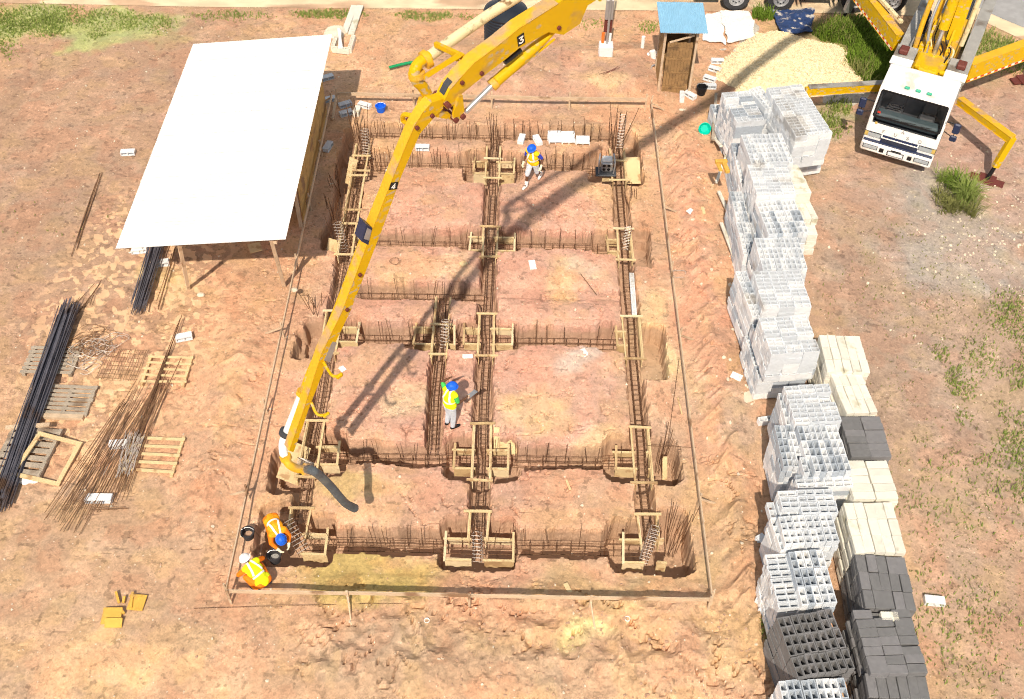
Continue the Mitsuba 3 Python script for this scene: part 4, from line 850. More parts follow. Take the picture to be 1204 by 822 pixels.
# ---------------- boom sections seen over the excavation
def bplate(pts, th, name, matl, label=None, par=tk, smooth=False):
    """polygon of points in the boom plane, extruded away from the near side"""
    pts = np.array(pts, float); o = pts[0]; n_ = BN; e1 = unit(D3 - n_ * (D3 @ n_)); e2 = np.cross(n_, e1)
    q = np.column_stack([(pts - o) @ e1, (pts - o) @ e2]); M = frame(o - n_ * th, e1, e2, n_)
    g = Polygon(q).buffer(.0); m = trimesh.creation.extrude_polygon(g, th, engine='earcut'); m.apply_transform(M)
    return obj(name, m, matl, par, label=label)
J = V(*(2.076, 16.265, 11.726)) + D3 * 3.6
sec3 = [(0.606, 14.766, 11.827), (0.014, 14.299, 11.679), (-0.290, 14.071, 11.531), (-0.653, 13.793, 11.388), (-0.868, 13.642, 11.216), (-1.008, 13.548, 11.082), (-1.095, 13.503, 10.913), (-1.100, 13.518, 10.794), (-1.060, 13.567, 10.697), (-0.984, 13.626, 10.719), (-0.866, 13.700, 10.872), (-0.457, 14.007, 11.070), (-0.200, 14.204, 11.172), (0.020, 14.368, 11.281), (0.481, 14.741, 11.341), (0.729, 14.977, 11.153), (0.993, 15.184, 11.230), (1.097, 15.221, 11.531), (2.050, 15.972, 11.782), (1.724, 15.646, 12.126)]
s3k = bplate(sec3, .21, 'boom_section', 'm_yellow', 'third boom section carrying the number 3 plate')
obj('boom_section_outer', boxbeam((V(*(1.212, 15.443, 11.723))), J, .24, .42, .42, BN), 'm_yellow', tk)
obj('boom_section_outer', boxbeam(J, boomI, .26, .42, .45, BN), 'm_yellow', tk)
# worn top skin, just proud of the section
def strip(pts, off0, off1, name, matl, par, lift=.006, th=.012):
    pts = np.array(pts, float); e2 = np.cross(BN, unit(D3)); e2 = e2 if e2[2] > 0 else -e2; vs = []; fs = []
    for p in pts: vs += [p + BN * off0 + e2 * lift, p + BN * off1 + e2 * lift, p + BN * off1 + e2 * (lift - th), p + BN * off0 + e2 * (lift - th)]
    for k in range(len(pts) - 1):
        a, b = 4 * k, 4 * k + 4
        for i in range(4):
            j = (i + 1) % 4; fs += [[a + i, b + i, b + j], [a + i, b + j, a + j]]
    obj(name, trimesh.Trimesh(vs, fs, process=False), matl, par)
strip(sec3[:6], 0.005, -.215, 'top_plate', 'm_yellow_worn', s3k)
strip([(-0.944, 13.590, 11.153), (-1.008, 13.548, 11.082), (-1.075, 13.514, 10.952)], -.045, -.165, 'fork_slot', 'm_chassis', s3k, lift=.010)
obj('edge_weld', pipe(np.array(sec3[:6]) + BN * .004, .008, 6), 'm_yellow_worn', s3k)
for q in ((-0.834, 13.681, 11.116), (-0.545, 13.918, 11.128), (0.642, 14.867, 11.349)): obj('pin', cyl(V(*q) - BN * .28, V(*q) + BN * .03, .035, 14), 'm_redbrown', s3k, smooth=40)
obj('number_plate', bplate([(-0.010, 14.285, 11.578), (0.092, 14.367, 11.594), (0.111, 14.427, 11.321), (0.013, 14.348, 11.309)], .006, 'number_plate', 'm_black', par=s3k) and box((0, 0, 0), (.001, .001, .001), frame(V(*(0.043, 14.433, 11.405)), (1, 0, 0), (0, 1, 0), (0, 0, 1))), 'm_black', s3k) if False else None
npk = bplate([(-0.009, 14.289, 11.524), (0.093, 14.369, 11.557), (0.117, 14.421, 11.355), (0.013, 14.339, 11.330)], .006, 'number_plate', 'm_black', par=s3k)
ex = unit(V(*(0.109, 14.403, 11.425)) - V(*(0.005, 14.321, 11.401))); ey = unit(np.cross(BN, ex)); 
def on_plate(txt, c, h, ex, par):
    ey = np.cross(BN, ex); m = meshkit.text_mesh(txt, h, .004, True); b = m.bounds; m.apply_translation((-(b[0][0] + b[1][0]) / 2, -h / 2, 0)); m.apply_transform(frame(c, ex, ey, BN)); obj('digit', m, 'm_reflect', par)
on_plate('3', V(*(0.054, 14.352, 11.441)), .13, ex, s3k)
# folding cylinder below section 3
ca, cb, cc = V(*(0.555, 14.952, 11.226)), V(*(-0.333, 14.297, 10.720)), V(*(-0.809, 13.958, 10.372))
obj('hydraulic_cylinder', pipe(np.linspace(ca, cb, 4), [.05, .085, .09, .09], 18), 'm_yellow', tk, smooth=40)
obj('cylinder_collar', cyl(cb, cb + unit(cc - cb) * .1, .1, 18), 'm_yellow_worn', tk, smooth=40)
obj('cylinder_rod', cyl(cb, cc, .045, 14), 'm_chrome', tk, smooth=40)
obj('hydraulic_line', pipe(np.array([(0.587, 14.933, 11.101), (0.159, 14.612, 10.897), (-0.265, 14.292, 10.694)]), .02, 6), 'm_yellow', tk, smooth=40)
obj('hydraulic_line', pipe(np.array([(0.047, 14.513, 11.174), (-0.110, 14.396, 11.094), (-0.201, 14.325, 11.062)]), .05, 8), 'm_black', tk, smooth=40)
bplate([(-0.875, 13.635, 10.902), (-0.826, 13.678, 10.888), (-0.810, 13.747, 10.541), (-0.918, 13.685, 10.375), (-0.979, 13.624, 10.435), (-0.959, 13.607, 10.639)], .05, 'linkage_plate', 'm_yellow')
bplate([(-0.897, 13.969, 10.667), (-0.846, 14.014, 10.653), (-0.830, 14.084, 10.297), (-0.940, 14.021, 10.127), (-1.003, 13.958, 10.188), (-0.983, 13.941, 10.397)], .05, 'linkage_plate', 'm_yellow_worn')
bplate([(-1.212, 13.492, 10.701), (-0.983, 13.719, 10.478), (-0.999, 13.719, 10.397), (-1.230, 13.494, 10.605)], .1, 'linkage_bar', 'm_yellow')
for q in ((-0.940, 13.640, 10.456), (-0.837, 13.724, 10.461), (-1.039, 13.498, 10.825)): obj('pin', cyl(V(*q) - BN * .34, V(*q) + BN * .03, .045, 14), 'm_redbrown', tk, smooth=40)
# section 4
ridge = [(-1.102, 13.521, 10.931), (-1.284, 13.365, 10.961), (-1.411, 13.277, 10.853), (-1.545, 13.197, 10.658), (-1.688, 13.130, 10.339), (-1.976, 13.003, 9.650), (-2.265, 12.878, 8.933), (-2.944, 12.600, 7.173), (-3.372, 12.383, 6.319), (-3.852, 12.211, 4.922), (-4.108, 12.110, 4.235), (-4.257, 12.054, 3.815)]
back = [(-4.205, 12.120, 3.670), (-4.039, 12.187, 4.107), (-3.780, 12.286, 4.829), (-3.245, 12.511, 6.177), (-2.824, 12.719, 7.051), (-2.153, 13.000, 8.753), (-1.794, 13.140, 9.730), (-1.595, 13.233, 10.181), (-1.472, 13.292, 10.446), (-1.277, 13.425, 10.622), (-1.123, 13.535, 10.734)]
s4k = bplate(ridge + back, .165, 'boom_section', 'm_yellow', 'fourth boom section carrying the number 4 plate')
def strip4(pts, matl):
    pts = np.array(pts, float); t_ = np.gradient(pts, axis=0); t_ /= np.linalg.norm(t_, axis=1)[:, None]; vs, fs = [], []
    nn = np.cross(BN, t_); nn *= np.sign((nn @ (CAM - pts.mean(0))))[:, None] * 1.0
    nn = np.where((nn @ V(-1, 0, 0.2))[:, None] < 0, -nn, nn)
    for p, w in zip(pts, nn): vs += [p + BN * .006 + w * .006, p - BN * .171 + w * .006, p - BN * .171 - w * .004, p + BN * .006 - w * .004]
    for k in range(len(pts) - 1):
        a, b = 4 * k, 4 * k + 4
        for i in range(4): j = (i + 1) % 4; fs += [[a + i, b + i, b + j], [a + i, b + j, a + j]]
    obj('top_plate', trimesh.Trimesh(vs, fs, process=False), matl, s4k)
strip4(ridge[1:], 'm_yellow_worn')
for q in ((-1.284, 13.392, 10.709), (-1.510, 13.221, 10.610), (-2.585, 12.767, 7.900), (-2.864, 12.655, 7.160)): obj('pin', cyl(V(*q) - BN * .24, V(*q) + BN * .03, .035, 12), 'm_redbrown', s4k, smooth=40)
bplate([(-1.946, 13.007, 9.699), (-1.844, 13.100, 9.641), (-1.874, 13.099, 9.494), (-1.988, 12.994, 9.563)], .006, 'number_plate', 'm_black', par=s4k)
ex4 = unit(V(*(-1.856, 13.102, 9.570)) - V(*(-1.964, 13.002, 9.633))); on_plate('4', V(*(-1.916, 13.044, 9.600)), .10, ex4, s4k)
bplate([(-2.368, 12.764, 9.033), (-2.300, 12.844, 8.890), (-2.392, 12.825, 8.531), (-2.478, 12.727, 8.695)], .2, 'grey_band', 'm_navy', par=s4k); 
bplate([(-3.175, 12.514, 6.472), (-3.118, 12.576, 6.382), (-3.284, 12.513, 5.918), (-3.363, 12.424, 6.066)], .02, 'grey_plate', 'm_steel', par=s4k)
bplate([(-2.363, 12.774, 8.952), (-2.310, 12.835, 8.843), (-2.369, 12.821, 8.631), (-2.435, 12.749, 8.732)], .012, 'grey_plate', 'm_steel', par=s4k)
# delivery pipe along the boom
def flange(p, d, r=.125, m_='m_yellow_worn', par=tk): obj('pipe_coupling', cyl(V(*p) - unit(d) * .045, V(*p) + unit(d) * .045, r, 18), m_, par, smooth=40)
pp = np.array([(1.239, 16.400, 11.859), (-0.459, 15.058, 11.442), (-1.367, 14.357, 11.124)])
obj('delivery_pipe', pipe(pp, .085, 16), 'm_pipe', tk, smooth=40, label='cream scuffed delivery pipe along the third boom section')
pb = spline([(-1.367, 14.357, 11.124), (-1.505, 14.234, 11.095), (-1.587, 14.126, 11.011), (-1.575, 14.110, 10.853), (-1.481, 14.161, 10.694), (-1.413, 14.200, 10.477), (-1.431, 14.168, 10.337), (-1.547, 14.108, 10.116)], 6)
obj('delivery_pipe', pipe(pb, .09, 16), 'm_yellow', tk, smooth=40)
flange((-1.419, 14.319, 11.086), pp[2] - pp[1], .15); flange((-1.560, 14.136, 10.928), V(*(-1.575, 14.110, 10.853)) - V(*(-1.587, 14.126, 11.011)), .135); flange((-1.453, 14.139, 10.407), V(*(-1.547, 14.108, 10.116)) - V(*(-1.413, 14.200, 10.477)), .13)
pl = spline([(-1.547, 14.108, 10.116), (-1.826, 14.008, 9.711), (-2.198, 13.863, 8.856), (-2.506, 13.725, 8.132), (-3.230, 13.420, 6.303), (-3.830, 13.113, 4.959), (-4.047, 12.993, 4.431)], 5)
obj('delivery_pipe', pipe(pl, .08, 16), 'm_yellow', tk, smooth=40, label='yellow delivery pipe along the fourth boom section')
pw = np.array([(-4.067, 12.982, 4.391), (-4.266, 12.868, 3.915), (-4.445, 12.761, 3.497)]); obj('delivery_pipe', pipe(pw, .085, 16), 'm_white', tk, smooth=40, label='white end length of the delivery pipe')
flange((-4.047, 12.993, 4.431), pw[1] - pw[0]); flange((-4.466, 12.750, 3.455), pw[2] - pw[1], .15, 'm_chassis')
obj('delivery_pipe', pipe(spline([(-4.466, 12.750, 3.455), (-4.549, 12.660, 3.261), (-4.548, 12.526, 3.129), (-4.477, 12.378, 3.103)], 6), .085, 16), 'm_white', tk, smooth=40)
obj('delivery_pipe', pipe(spline([(-4.477, 12.378, 3.103), (-4.399, 12.267, 3.058), (-4.267, 12.269, 2.913), (-4.108, 12.344, 2.781)], 6), .085, 16), 'm_yellow_worn', tk, smooth=40)
flange((-4.477, 12.390, 3.117), V(*(-4.386, 12.231, 3.110)) - V(*(-4.477, 12.331, 3.398)), .12); e_ = V(*(-4.108, 12.344, 2.781)); flange(e_, e_ - V(*(-4.267, 12.269, 2.913)), .125)
h = [V(*(-4.095, 12.358, 2.762)), V(*(-3.835, 11.861, 3.450)), V(*(-3.736, 11.974, 3.100)), V(*(-3.596, 12.067, 2.600)), V(*(-3.490, 12.158, 2.100)), V(*(-3.411, 12.307, 1.600)), V(*(-3.299, 12.468, 1.200))]
obj('end_hose', pipe(spline(h, 8), np.concatenate([np.full(44, .088), np.full(5, .094)]), 18), 'm_hose', tk, smooth=40, label='dark grey rubber end hose hanging from the boom tip')
# pipe stay at the knuckle, brackets
for q_ in ([beam(V(*(-1.468, 14.115, 10.883)), V(*(-0.859, 13.869, 11.481)), .07, .07), beam(V(*(-1.270, 14.408, 11.304)), V(*(-0.814, 13.948, 11.387)), .06, .08), beam(V(*(-1.084, 14.523, 11.144)), V(*(-0.903, 13.918, 11.360)), .05, .06)] + [beam(V(*a_), V(*b_), .05, .05) for a_, b_ in (((-2.030, 13.911, 9.257), (-1.889, 13.299, 9.718)), ((-2.751, 13.586, 7.572), (-2.552, 13.014, 8.079)), ((-3.620, 13.209, 5.446), (-3.394, 12.645, 6.044)), ((-4.129, 12.928, 4.245), (-3.859, 12.463, 4.782)))][:4]): obj('pipe_bracket', q_, 'm_yellow', tk)
obj('pipe_bracket', pipe(spline([(-1.594, 13.384, 10.709), (-1.723, 13.483, 10.649), (-1.752, 13.551, 10.488), (-1.618, 13.391, 10.545)], 5), .04, 8), 'm_yellow', tk, smooth=40)
for a, b, c in (((-3.373, 12.395, 6.075), (-3.235, 12.287, 5.829), (-3.096, 12.272, 5.827)), ((-3.706, 12.288, 5.032), (-3.597, 12.144, 4.861), (-3.423, 12.132, 4.855))):
    obj('hose_hook', pipe(spline([a, b, c], 6), .028, 8), 'm_yellow', s4k, smooth=40)
    obj('hose_hook', box((0, 0, 0), (.14, .1, .06), frame(V(*c), D3, np.cross(BN, D3), BN), .02), 'm_yellow', s4k)

# ------------------------------------------------------------------ truck standing on the road, only its wheels in view
t = thing('mixer_truck', 'dark blue grey truck on the road, only wheels and chassis in view', 'truck')
yw = 34.60
for x in (7.78, 9.37, 12.05, 13.38):
    wheel(frame((x, yw + .14, .5), (1, 0, 0), (0, 0, 1), (0, -1, 0)), t, R=.5)
    wheel(frame((x, yw + 2.05, .5), (1, 0, 0), (0, 0, 1), (0, -1, 0)), t, R=.5)
obj('chassis_rail', box((10.6, yw + .75, 1.12), (8.2, .12, .3)), 'm_chassis', t); obj('chassis_rail', box((10.6, yw + 1.6, 1.12), (8.2, .12, .3)), 'm_chassis', t)
obj('fuel_tank', box((10.72, yw + .3, .92), (1.1, .5, .5), bev=.06), 'm_truck_blue', t)
obj('step', box((6.75, yw + .25, .78), (.9, .45, .3), bev=.03), 'm_truck_blue', t)
for x in (8.6, 12.7): obj('mudguard', box((x, yw + .22, 1.36), (2.9, .6, .05), bev=.015), 'm_truck_blue', t)
for x in (10.05, 10.2, 11.25, 11.4): obj('mud_flap', box((x, yw + .2, .75), (.03, .5, .55)), 'm_black', t)
obj('body', box((10.6, yw + 1.2, 2.2), (8.0, 2.3, 1.4), bev=.08), 'm_truck_blue', t)
obj('cab', box((5.2, yw + 1.2, 1.9), (2.0, 2.3, 2.4), bev=.15), 'm_truck_blue', t)

# ------------------------------------------------------------------ outhouse
t = thing('outhouse', 'narrow brown plank outhouse with light blue corrugated roof', 'outhouse')
OX0, OX1, OY0, OY1, OH = 4.62, 5.62, 29.42, 30.55, 2.35
xs = np.linspace(OX0 + .1, OX1 - .1, 9)
for k in range(8): obj('plank', box(((xs[k] + xs[k + 1]) / 2, OY0, .98 + .015 * (k % 3)), (xs[1] - xs[0] - .008, .022, 1.9)), 'm_planks', t)
for z_ in (.3, .85, 1.35, 1.8): obj('ledge', box(((OX0 + OX1) / 2, OY0 - .02, z_), (OX1 - OX0 - .2, .022, .05)), 'm_planks', t)
for x in (OX0, OX1): 
    for y in (OY0, OY1): obj('corner_post', box((x, y, OH / 2), (.07, .07, OH)), 'm_timber', t)
for k in range(7):
    y = OY0 + .1 + (OY1 - OY0 - .2) * (k + .5) / 7
    for x in (OX0, OX1): obj('plank', box((x, y, 1.1), (.02, (OY1 - OY0 - .2) / 7 - .008, 2.15)), 'm_planks', t)
obj('plank', box(((OX0 + OX1) / 2, OY1, 1.1), (OX1 - OX0 - .1, .02, 2.15)), 'm_planks', t)
obj('brace', beam((OX0 + .15, OY0 - .03, 1.96), (OX1 - .1, OY0 - .03, 2.22), .022, .06), 'm_timber', t)
obj('lintel', box(((OX0 + OX1) / 2, OY0 - .012, 2.3), (OX1 - OX0, .04, .07)), 'm_timber', t)
for k in range(3):
    obj('roof_sheet', corrugated(OX0 - .22 + k * .49, OX0 + .275 + k * .49, OY0 - .28, OY1 + .22, OH + .10 + .006 * (k % 2), .075, .010, .003, along='y', slope=(0, .06)), 'm_roof_blue', t)
# ------------------------------------------------------------------ water tank, meter pole, pipes
x, y = -.42, 32.35
pr = [(0, 0), (.60, 0), (.63, .05)]
for k in range(9): z = .1 + k * .14; pr += [(.63, z), (.655, z + .03), (.655, z + .08), (.63, z + .11)]
pr += [(.655, 1.4), (.67, 1.46), (.64, 1.55), (.5, 1.68), (.3, 1.78), (.24, 1.8), (.24, 1.87), (0, 1.88)]
t = thing('water_tank', 'black ribbed plastic water tank behind the raised yellow boom', 'water tank')
obj('body', lathe(pr, 40, rotz(0, (x, y, .02)) @ np.diag([1.13, 1.13, .80, 1])), 'm_tank', t, smooth=25); obj('lid', lathe([(0, 0), (.26, 0), (.26, .06), (.2, .09), (0, .1)], 28, rotz(0, (x, y, 1.52))), 'm_black', t, smooth=30)
t = thing('meter_pole', 'grey steel meter pole on a white concrete block with meter cabinet', 'pole')
b = V(*(2.966, 31.275, 0.000)); b[2] = gz(b[0], b[1])
obj('concrete_base', box(b + (0, 0, .16), (.46, .40, .5), bev=.02), 'm_conc_white0', t)
obj('pole', cyl(b + (0.02, .02, .3), b + (0.05, .02, 4.2), .04, 14), 'm_steel', t, smooth=40)
obj('cabinet', box(b + (0.02, .12, 1.62), (.26, .1, .72), bev=.012), 'm_steel', t); obj('backing_board', box(b + (0.02, .16, 1.0), (.26, .03, .5)), 'm_redbrown', t)
obj('conduit', cyl(b + (-.12, .08, .4), b + (-.12, .08, .78), .05, 12), 'm_orange_pipe', t, smooth=40); obj('conduit', cyl(b + (.12, .08, .4), b + (.12, .08, .75), .045, 12), 'm_white', t, smooth=40)
def stub(px, label, h=.25, r=.06, matl='m_white'):
    b = V(*px); b[2] = gz(b[0], b[1]); single('pipe_stub', lathe([(0, 0), (r, 0), (r, h), (r * .8, h), (r * .8, h - .05), (0, h - .05)], 18, rotz(0, b - V(0, 0, .05))), matl, label, 'pipe', smooth=30)
stub((4.231, 31.622, 0.000), 'white pipe stub standing between the meter pole and the outhouse', .5)
stub((-1.677, 10.455, 0.000), 'white pipe end in the soil near the front batter board, left one', .08); stub((2.518, 10.558, 0.000), 'white pipe end in the soil beside the pale yellow patch, right one', .08)
# white sacks and things beside the outhouse
def lump(c, r, e, seed, matl, label, name, catg, amp=.25, group=None):
    m = trimesh.creation.icosphere(3, 1.0); v = m.vertices; v = v * (1 + amp * (nfbm(v * 2.2 + seed * 13, 3, seed) - .5))[:, None] * np.array(e) * r; v[:, 2] = np.maximum(v[:, 2], -.02)
    m.vertices = v + V(*c); return single(name, m, matl, label, catg, group, smooth=True)
lump(V(*(4.558, 31.327, 0.000)) + (0, 0, .02), .34, (1.0, .8, .9), 3, 'm_sheet', 'white plastic sack slumped against the left side of the outhouse', 'white_sack', 'sack', .6)
single('drum_end', lathe([(0, 0), (.13, 0), (.15, .3), (.13, .3), (.11, .05), (0, .05)], 20, frame(V(*(4.587, 30.744, 0.120)), (1, 0, 0), (0, .45, .89), (0, -.89, .45))), 'm_steel', 'grey round bucket end lying at the white sack', 'bucket', smooth=30)
single('rolled_sheet', cyl(V(*(4.607, 31.125, 0.200)), V(*(4.519, 31.166, 0.500)), .1, 12), 'm_sheet', 'rolled white sheet leaning on the outhouse wall above the sack', 'rolled sheet', smooth=40)
lump(V(*(4.249, 30.615, 0.000)), .14, (1, .8, .6), 8, 'm_stone', 'small pale stone at the left foot of the white sack', 'stone', 'stone')
# ------------------------------------------------------------------ sheets, tarp, heaps beyond the outhouse
def draped(corners, z, amp, seed, matl, name, label, catg, n=26, holes=False):
    c = [V(*q) for q in corners]; u, v = np.meshgrid(np.linspace(0, 1, n), np.linspace(0, 1, n))
    p = ((1 - u) * (1 - v))[..., None] * c[0] + (u * (1 - v))[..., None] * c[1] + (u * v)[..., None] * c[2] + ((1 - u) * v)[..., None] * c[3]
    q = p.copy(); q[..., 2] = 0; r = nfbm(q * 2.3 + seed, 4, seed); p[..., 2] = zground(p[..., 0], p[..., 1]) + z + amp * np.abs(r - .5) * 2
    e = (nfbm(q * 3 + 50, 2, seed + 3) - .5) * .25; p[..., 0] += e; p[..., 1] += e
    i = (np.arange(n - 1)[:, None] * n + np.arange(n - 1)[None]).ravel(); f = np.vstack([np.stack([i, i + 1, i + n + 1], 1), np.stack([i, i + n + 1, i + n], 1)])
    m = trimesh.Trimesh(p.reshape(-1, 3), f, process=False); b = m.copy(); b.vertices = b.vertices - (0, 0, .012); b.invert()
    return single(name, cat([m, b]), matl, label, catg, smooth=True)
draped([(6.417, 32.528, -0.000), (7.252, 32.344, 0.000), (7.202, 34.472, 0.000), (6.693, 34.285, 0.000)], .06, .05, 5, 'm_sheet', 'white_sheet', 'white plastic sheet on the ground just right of the outhouse', 'plastic sheet')
draped([(7.281, 32.345, 0.000), (8.256, 32.801, 0.000), (8.346, 34.568, 0.000), (7.233, 34.473, 0.000)], .09, .06, 6, 'm_sheet', 'white_sheet', 'white plastic sheet on the ground left of the yellow aggregate heap', 'plastic sheet')
draped([(9.266, 32.995, 0.000), (10.263, 33.082, 0.000), (10.696, 34.705, 0.000), (9.084, 34.593, 0.000)], .10, .16, 9, 'm_blue_tarp', 'blue_tarpaulin', 'crumpled dark blue tarpaulin behind the yellow aggregate heap', 'tarpaulin')
def heap(outline, h, seed, matl, name, label, catg, step=.07, rough=.05, peak=None):
    poly = Polygon([q[:2] for q in outline]).buffer(.15); x0, y0, x1, y1 = poly.bounds
    gx_, gy_ = np.arange(x0 - .2, x1 + .2, step), np.arange(y0 - .2, y1 + .2, step); A, Bq = np.meshgrid(gx_, gy_)
    import shapely
    pts = shapely.points(A.ravel(), Bq.ravel()); inside = shapely.contains(poly, pts); d = shapely.distance(pts, poly.exterior) * np.where(inside, 1, -1); d = d.reshape(A.shape)
    q = np.stack([A, Bq, A * 0], -1); d = d + .9 * (nfbm(q * 1.1, 4, seed) - .5)
    z = zground(A, Bq, False) - .03 + np.where(d > 0, h * (1 - np.exp(-np.maximum(d, 0) / .75)), d * .3) + rough * (nfbm(q * 7, 2, seed + 4) - .5) * np.clip(d * 5, 0, 1) + .5 * h * (nfbm(q * 1.3, 3, seed + 9) - .5) * np.clip(d * 2, 0, 1)
    n, m = A.shape[1], A.shape[0]; i = (np.arange(m - 1)[:, None] * n + np.arange(n - 1)[None]).ravel(); f = np.vstack([np.stack([i, i + 1, i + n + 1], 1), np.stack([i, i + n + 1, i + n], 1)])
    keep = (d.ravel()[f] > -.12).all(1); v = np.stack([A.ravel(), Bq.ravel(), z.ravel()], 1)
    msh = trimesh.Trimesh(v, f[keep], process=True)
    lab = single(name, msh, matl, label, catg, smooth=True); return lab, (A, Bq, z, d)
_, hp = heap([(6.876, 30.403, 0.000), (7.052, 31.407, 0.000), (7.629, 32.304, 0.000), (8.510, 32.917, 0.000), (9.390, 32.839, 0.000), (10.249, 32.654, 0.000), (11.022, 32.049, 0.000), (11.565, 30.551, 0.000), (11.368, 29.866, -0.000), (9.847, 29.533, 0.000), (7.628, 29.654, 0.000)], .68, 3, 'm_gravel', 'aggregate_heap', 'low yellow heap of aggregate behind the farthest block stacks', 'heap')
heap([(9.887, 28.973, 0.000), (11.364, 29.298, 0.000), (11.558, 29.968, 0.000), (11.105, 30.244, 0.000), (9.954, 29.822, 0.000)], .28, 5, 'm_rubble', 'rubble_heap', 'small grey rubble heap under the front left outrigger', 'heap')
heap([(6.293, 31.895, 0.000), (7.700, 31.941, 0.000), (8.541, 33.133, 0.000), (8.407, 34.119, 0.000), (7.412, 32.455, 0.000)], .16, 7, 'm_rubble', 'rubble_patch', 'grey rubble spread round the white plastic sheets', 'rubble')
# scattered stones over the heap and site (nobody could count them)
def scatter(n, fn, smin, smax, matl, name, label, seed):
    r = np.random.default_rng(seed); base = trimesh.creation.icosphere(0); ms = []
    for _ in range(n):
        x, y, z = fn(r); m = base.copy(); m.vertices = m.vertices * (1 + r.uniform(-.35, .35, (len(m.vertices), 1))) * r.uniform(.6, 1.2, 3) * np.exp(r.uniform(math.log(smin), math.log(smax))); m.vertices += (x, y, z); ms.append(m)
    struct(name, cat(ms), matl, kind='stuff', label=label)
def on_heap(r):
    A, Bq, z, d = hp
    while True:
        i, j = r.integers(A.shape[0]), r.integers(A.shape[1])
        if d[i, j] > .02: return A[i, j] + r.uniform(-.03, .03), Bq[i, j] + r.uniform(-.03, .03), z[i, j]
scatter(3500, on_heap, .02, .05, 'm_gravel', 'aggregate_stones', 'loose yellow aggregate stones on the heap', 1)
def rnd_xy(x0, x1, y0, y1):
    def fn(r):
        x, y = r.uniform(x0, x1), r.uniform(y0, y1); return x, y, gz(x, y)
    return fn
def bulk(n, x0, x1, y0, y1, smin, smax, matl, name, label, seed, dens=None):
    r = np.random.default_rng(seed); x, y = r.uniform(x0, x1, n), r.uniform(y0, y1, n)
    if dens is not None: k = dens(x, y) > r.random(n); x, y = x[k], y[k]
    z = zground(x, y); b = trimesh.creation.icosphere(0); n = len(x); s = np.exp(r.uniform(math.log(smin), math.log(smax), n))
    v = b.vertices[None] * (1 + r.uniform(-.35, .35, (n, len(b.vertices), 1))) * r.uniform(.6, 1.2, (n, 1, 3)) * s[:, None, None]
    v = v + np.stack([x, y, z + s * .15], 1)[:, None]; f = (b.faces[None] + (np.arange(n) * len(b.vertices))[:, None, None]).reshape(-1, 3)
    struct(name, trimesh.Trimesh(v.reshape(-1, 3), f, process=False), matl, kind='stuff', label=label)
bulk(2000, -8, 5.8, 9, 33, .012, .035, 'm_dirt_clod', 'clay_clods', 'small clods of reddish clay lying over the plot', 11)
bulk(500, -15, 6, 8.5, 33, .015, .04, 'm_stone', 'pale_stones', 'small pale stones lying over the plot', 12)
bulk(4200, 8, 18, 14, 31, .015, .05, 'm_stone', 'gravel_stones', 'grey gravel stones on the ground right of the stacks', 13, lambda x, y: np.clip(1.1 - np.hypot((x - 13.6) / 2.6, (y - 23.2) / 3.8), 0.03, 1))
bulk(900, 5.0, 6.2, 10, 26, .02, .06, 'm_stone', 'block_chips', 'broken chips along the left foot of the block stacks', 14, lambda x, y: np.clip(.9 - np.hypot((x - 5.8) / .5, (y - 17.2) / 1.4), .05, 1))
bulk(260, -3, 5, 8.7, 10.8, .015, .045, 'm_dirt_clod', 'clay_lumps', 'bigger clay lumps on the bank near the front batter board', 15)
# ------------------------------------------------------------------ grass
def grass(name, n, dens, x0, x1, y0, y1, hmin, hmax, matl, label, seed, w=.02, mod=1.0):
    r = np.random.default_rng(seed); x, y = r.uniform(x0, x1, n), r.uniform(y0, y1, n); k = dens(x, y) > r.random(n); x, y = x[k], y[k]; n = len(x)
    z = zground(x, y, False) - .01; h = r.uniform(hmin, hmax, n) * (0.6 + .8 * nnoise(np.stack([x * 1.5, y * 1.5, x * 0], 1), seed)); a = r.uniform(0, 2 * math.pi, n); l = r.uniform(.1, .8, n) * h
    side = np.stack([-np.sin(a), np.cos(a), 0 * a], 1) * w * r.uniform(.6, 1.3, (n, 1)); b = np.stack([x, y, z], 1); mid = b + np.stack([np.cos(a) * l * .35, np.sin(a) * l * .35, h * .62], 1); tip = b + np.stack([np.cos(a) * l, np.sin(a) * l, h], 1)
    v = np.stack([b - side, b + side, mid + side * .7, mid - side * .7, tip], 1).reshape(-1, 3); i = np.arange(n) * 5
    f = np.vstack([np.stack([i, i + 1, i + 2], 1), np.stack([i, i + 2, i + 3], 1), np.stack([i + 3, i + 2, i + 4], 1)])
    struct(name, trimesh.Trimesh(v, f, process=False), matl, kind='stuff', label=label)
def blob(*cs, s=.35, fr=.8):
    def d(x, y):
        q = np.stack([x, y, 0 * x], 1); w = nfbm(q * fr, 3, 77) - .5; v = np.zeros_like(x)
        for cx, cy, rx, ry, st in cs: v = np.maximum(v, st * np.clip((1.0 - np.hypot((x - cx) / rx, (y - cy) / ry) + w * 1.1) / s, 0, 1))
        return v
    return d
grass('verge_grass', 130000, blob((-17, 33.0, 3.0, 1.2, .9), (-13.6, 33.2, 2.0, .8, .6), (-18, 31.4, 1.4, 1.0, .4), (-10.5, 33.7, 2.2, .4, .5), (-6.6, 33.9, 1.8, .35, .8), (-3.2, 33.9, 1.6, .35, .8), (2.6, 33.6, .6, .4, .3), (4.6, 33.4, .5, .45, .4), (-16, 33.2, 4.5, 1.0, .6), s=.8, fr=1.3), -20, 6, 28.5, 34.3, .03, .12, 'm_grass1', 'low green grass along the road verge at the far left', 21, .022)
grass('long_grass', 34000, blob((11.6, 33.1, 1.2, 1.25, 1), (12.1, 31.2, 1.1, 1.6, 1), (8.75, 34.3, .35, .3, .5), s=.25), 8, 13.3, 29.3, 34.6, .18, .5, 'm_grass0', 'long lush grass between the aggregate heap and the pump truck', 22, .022)
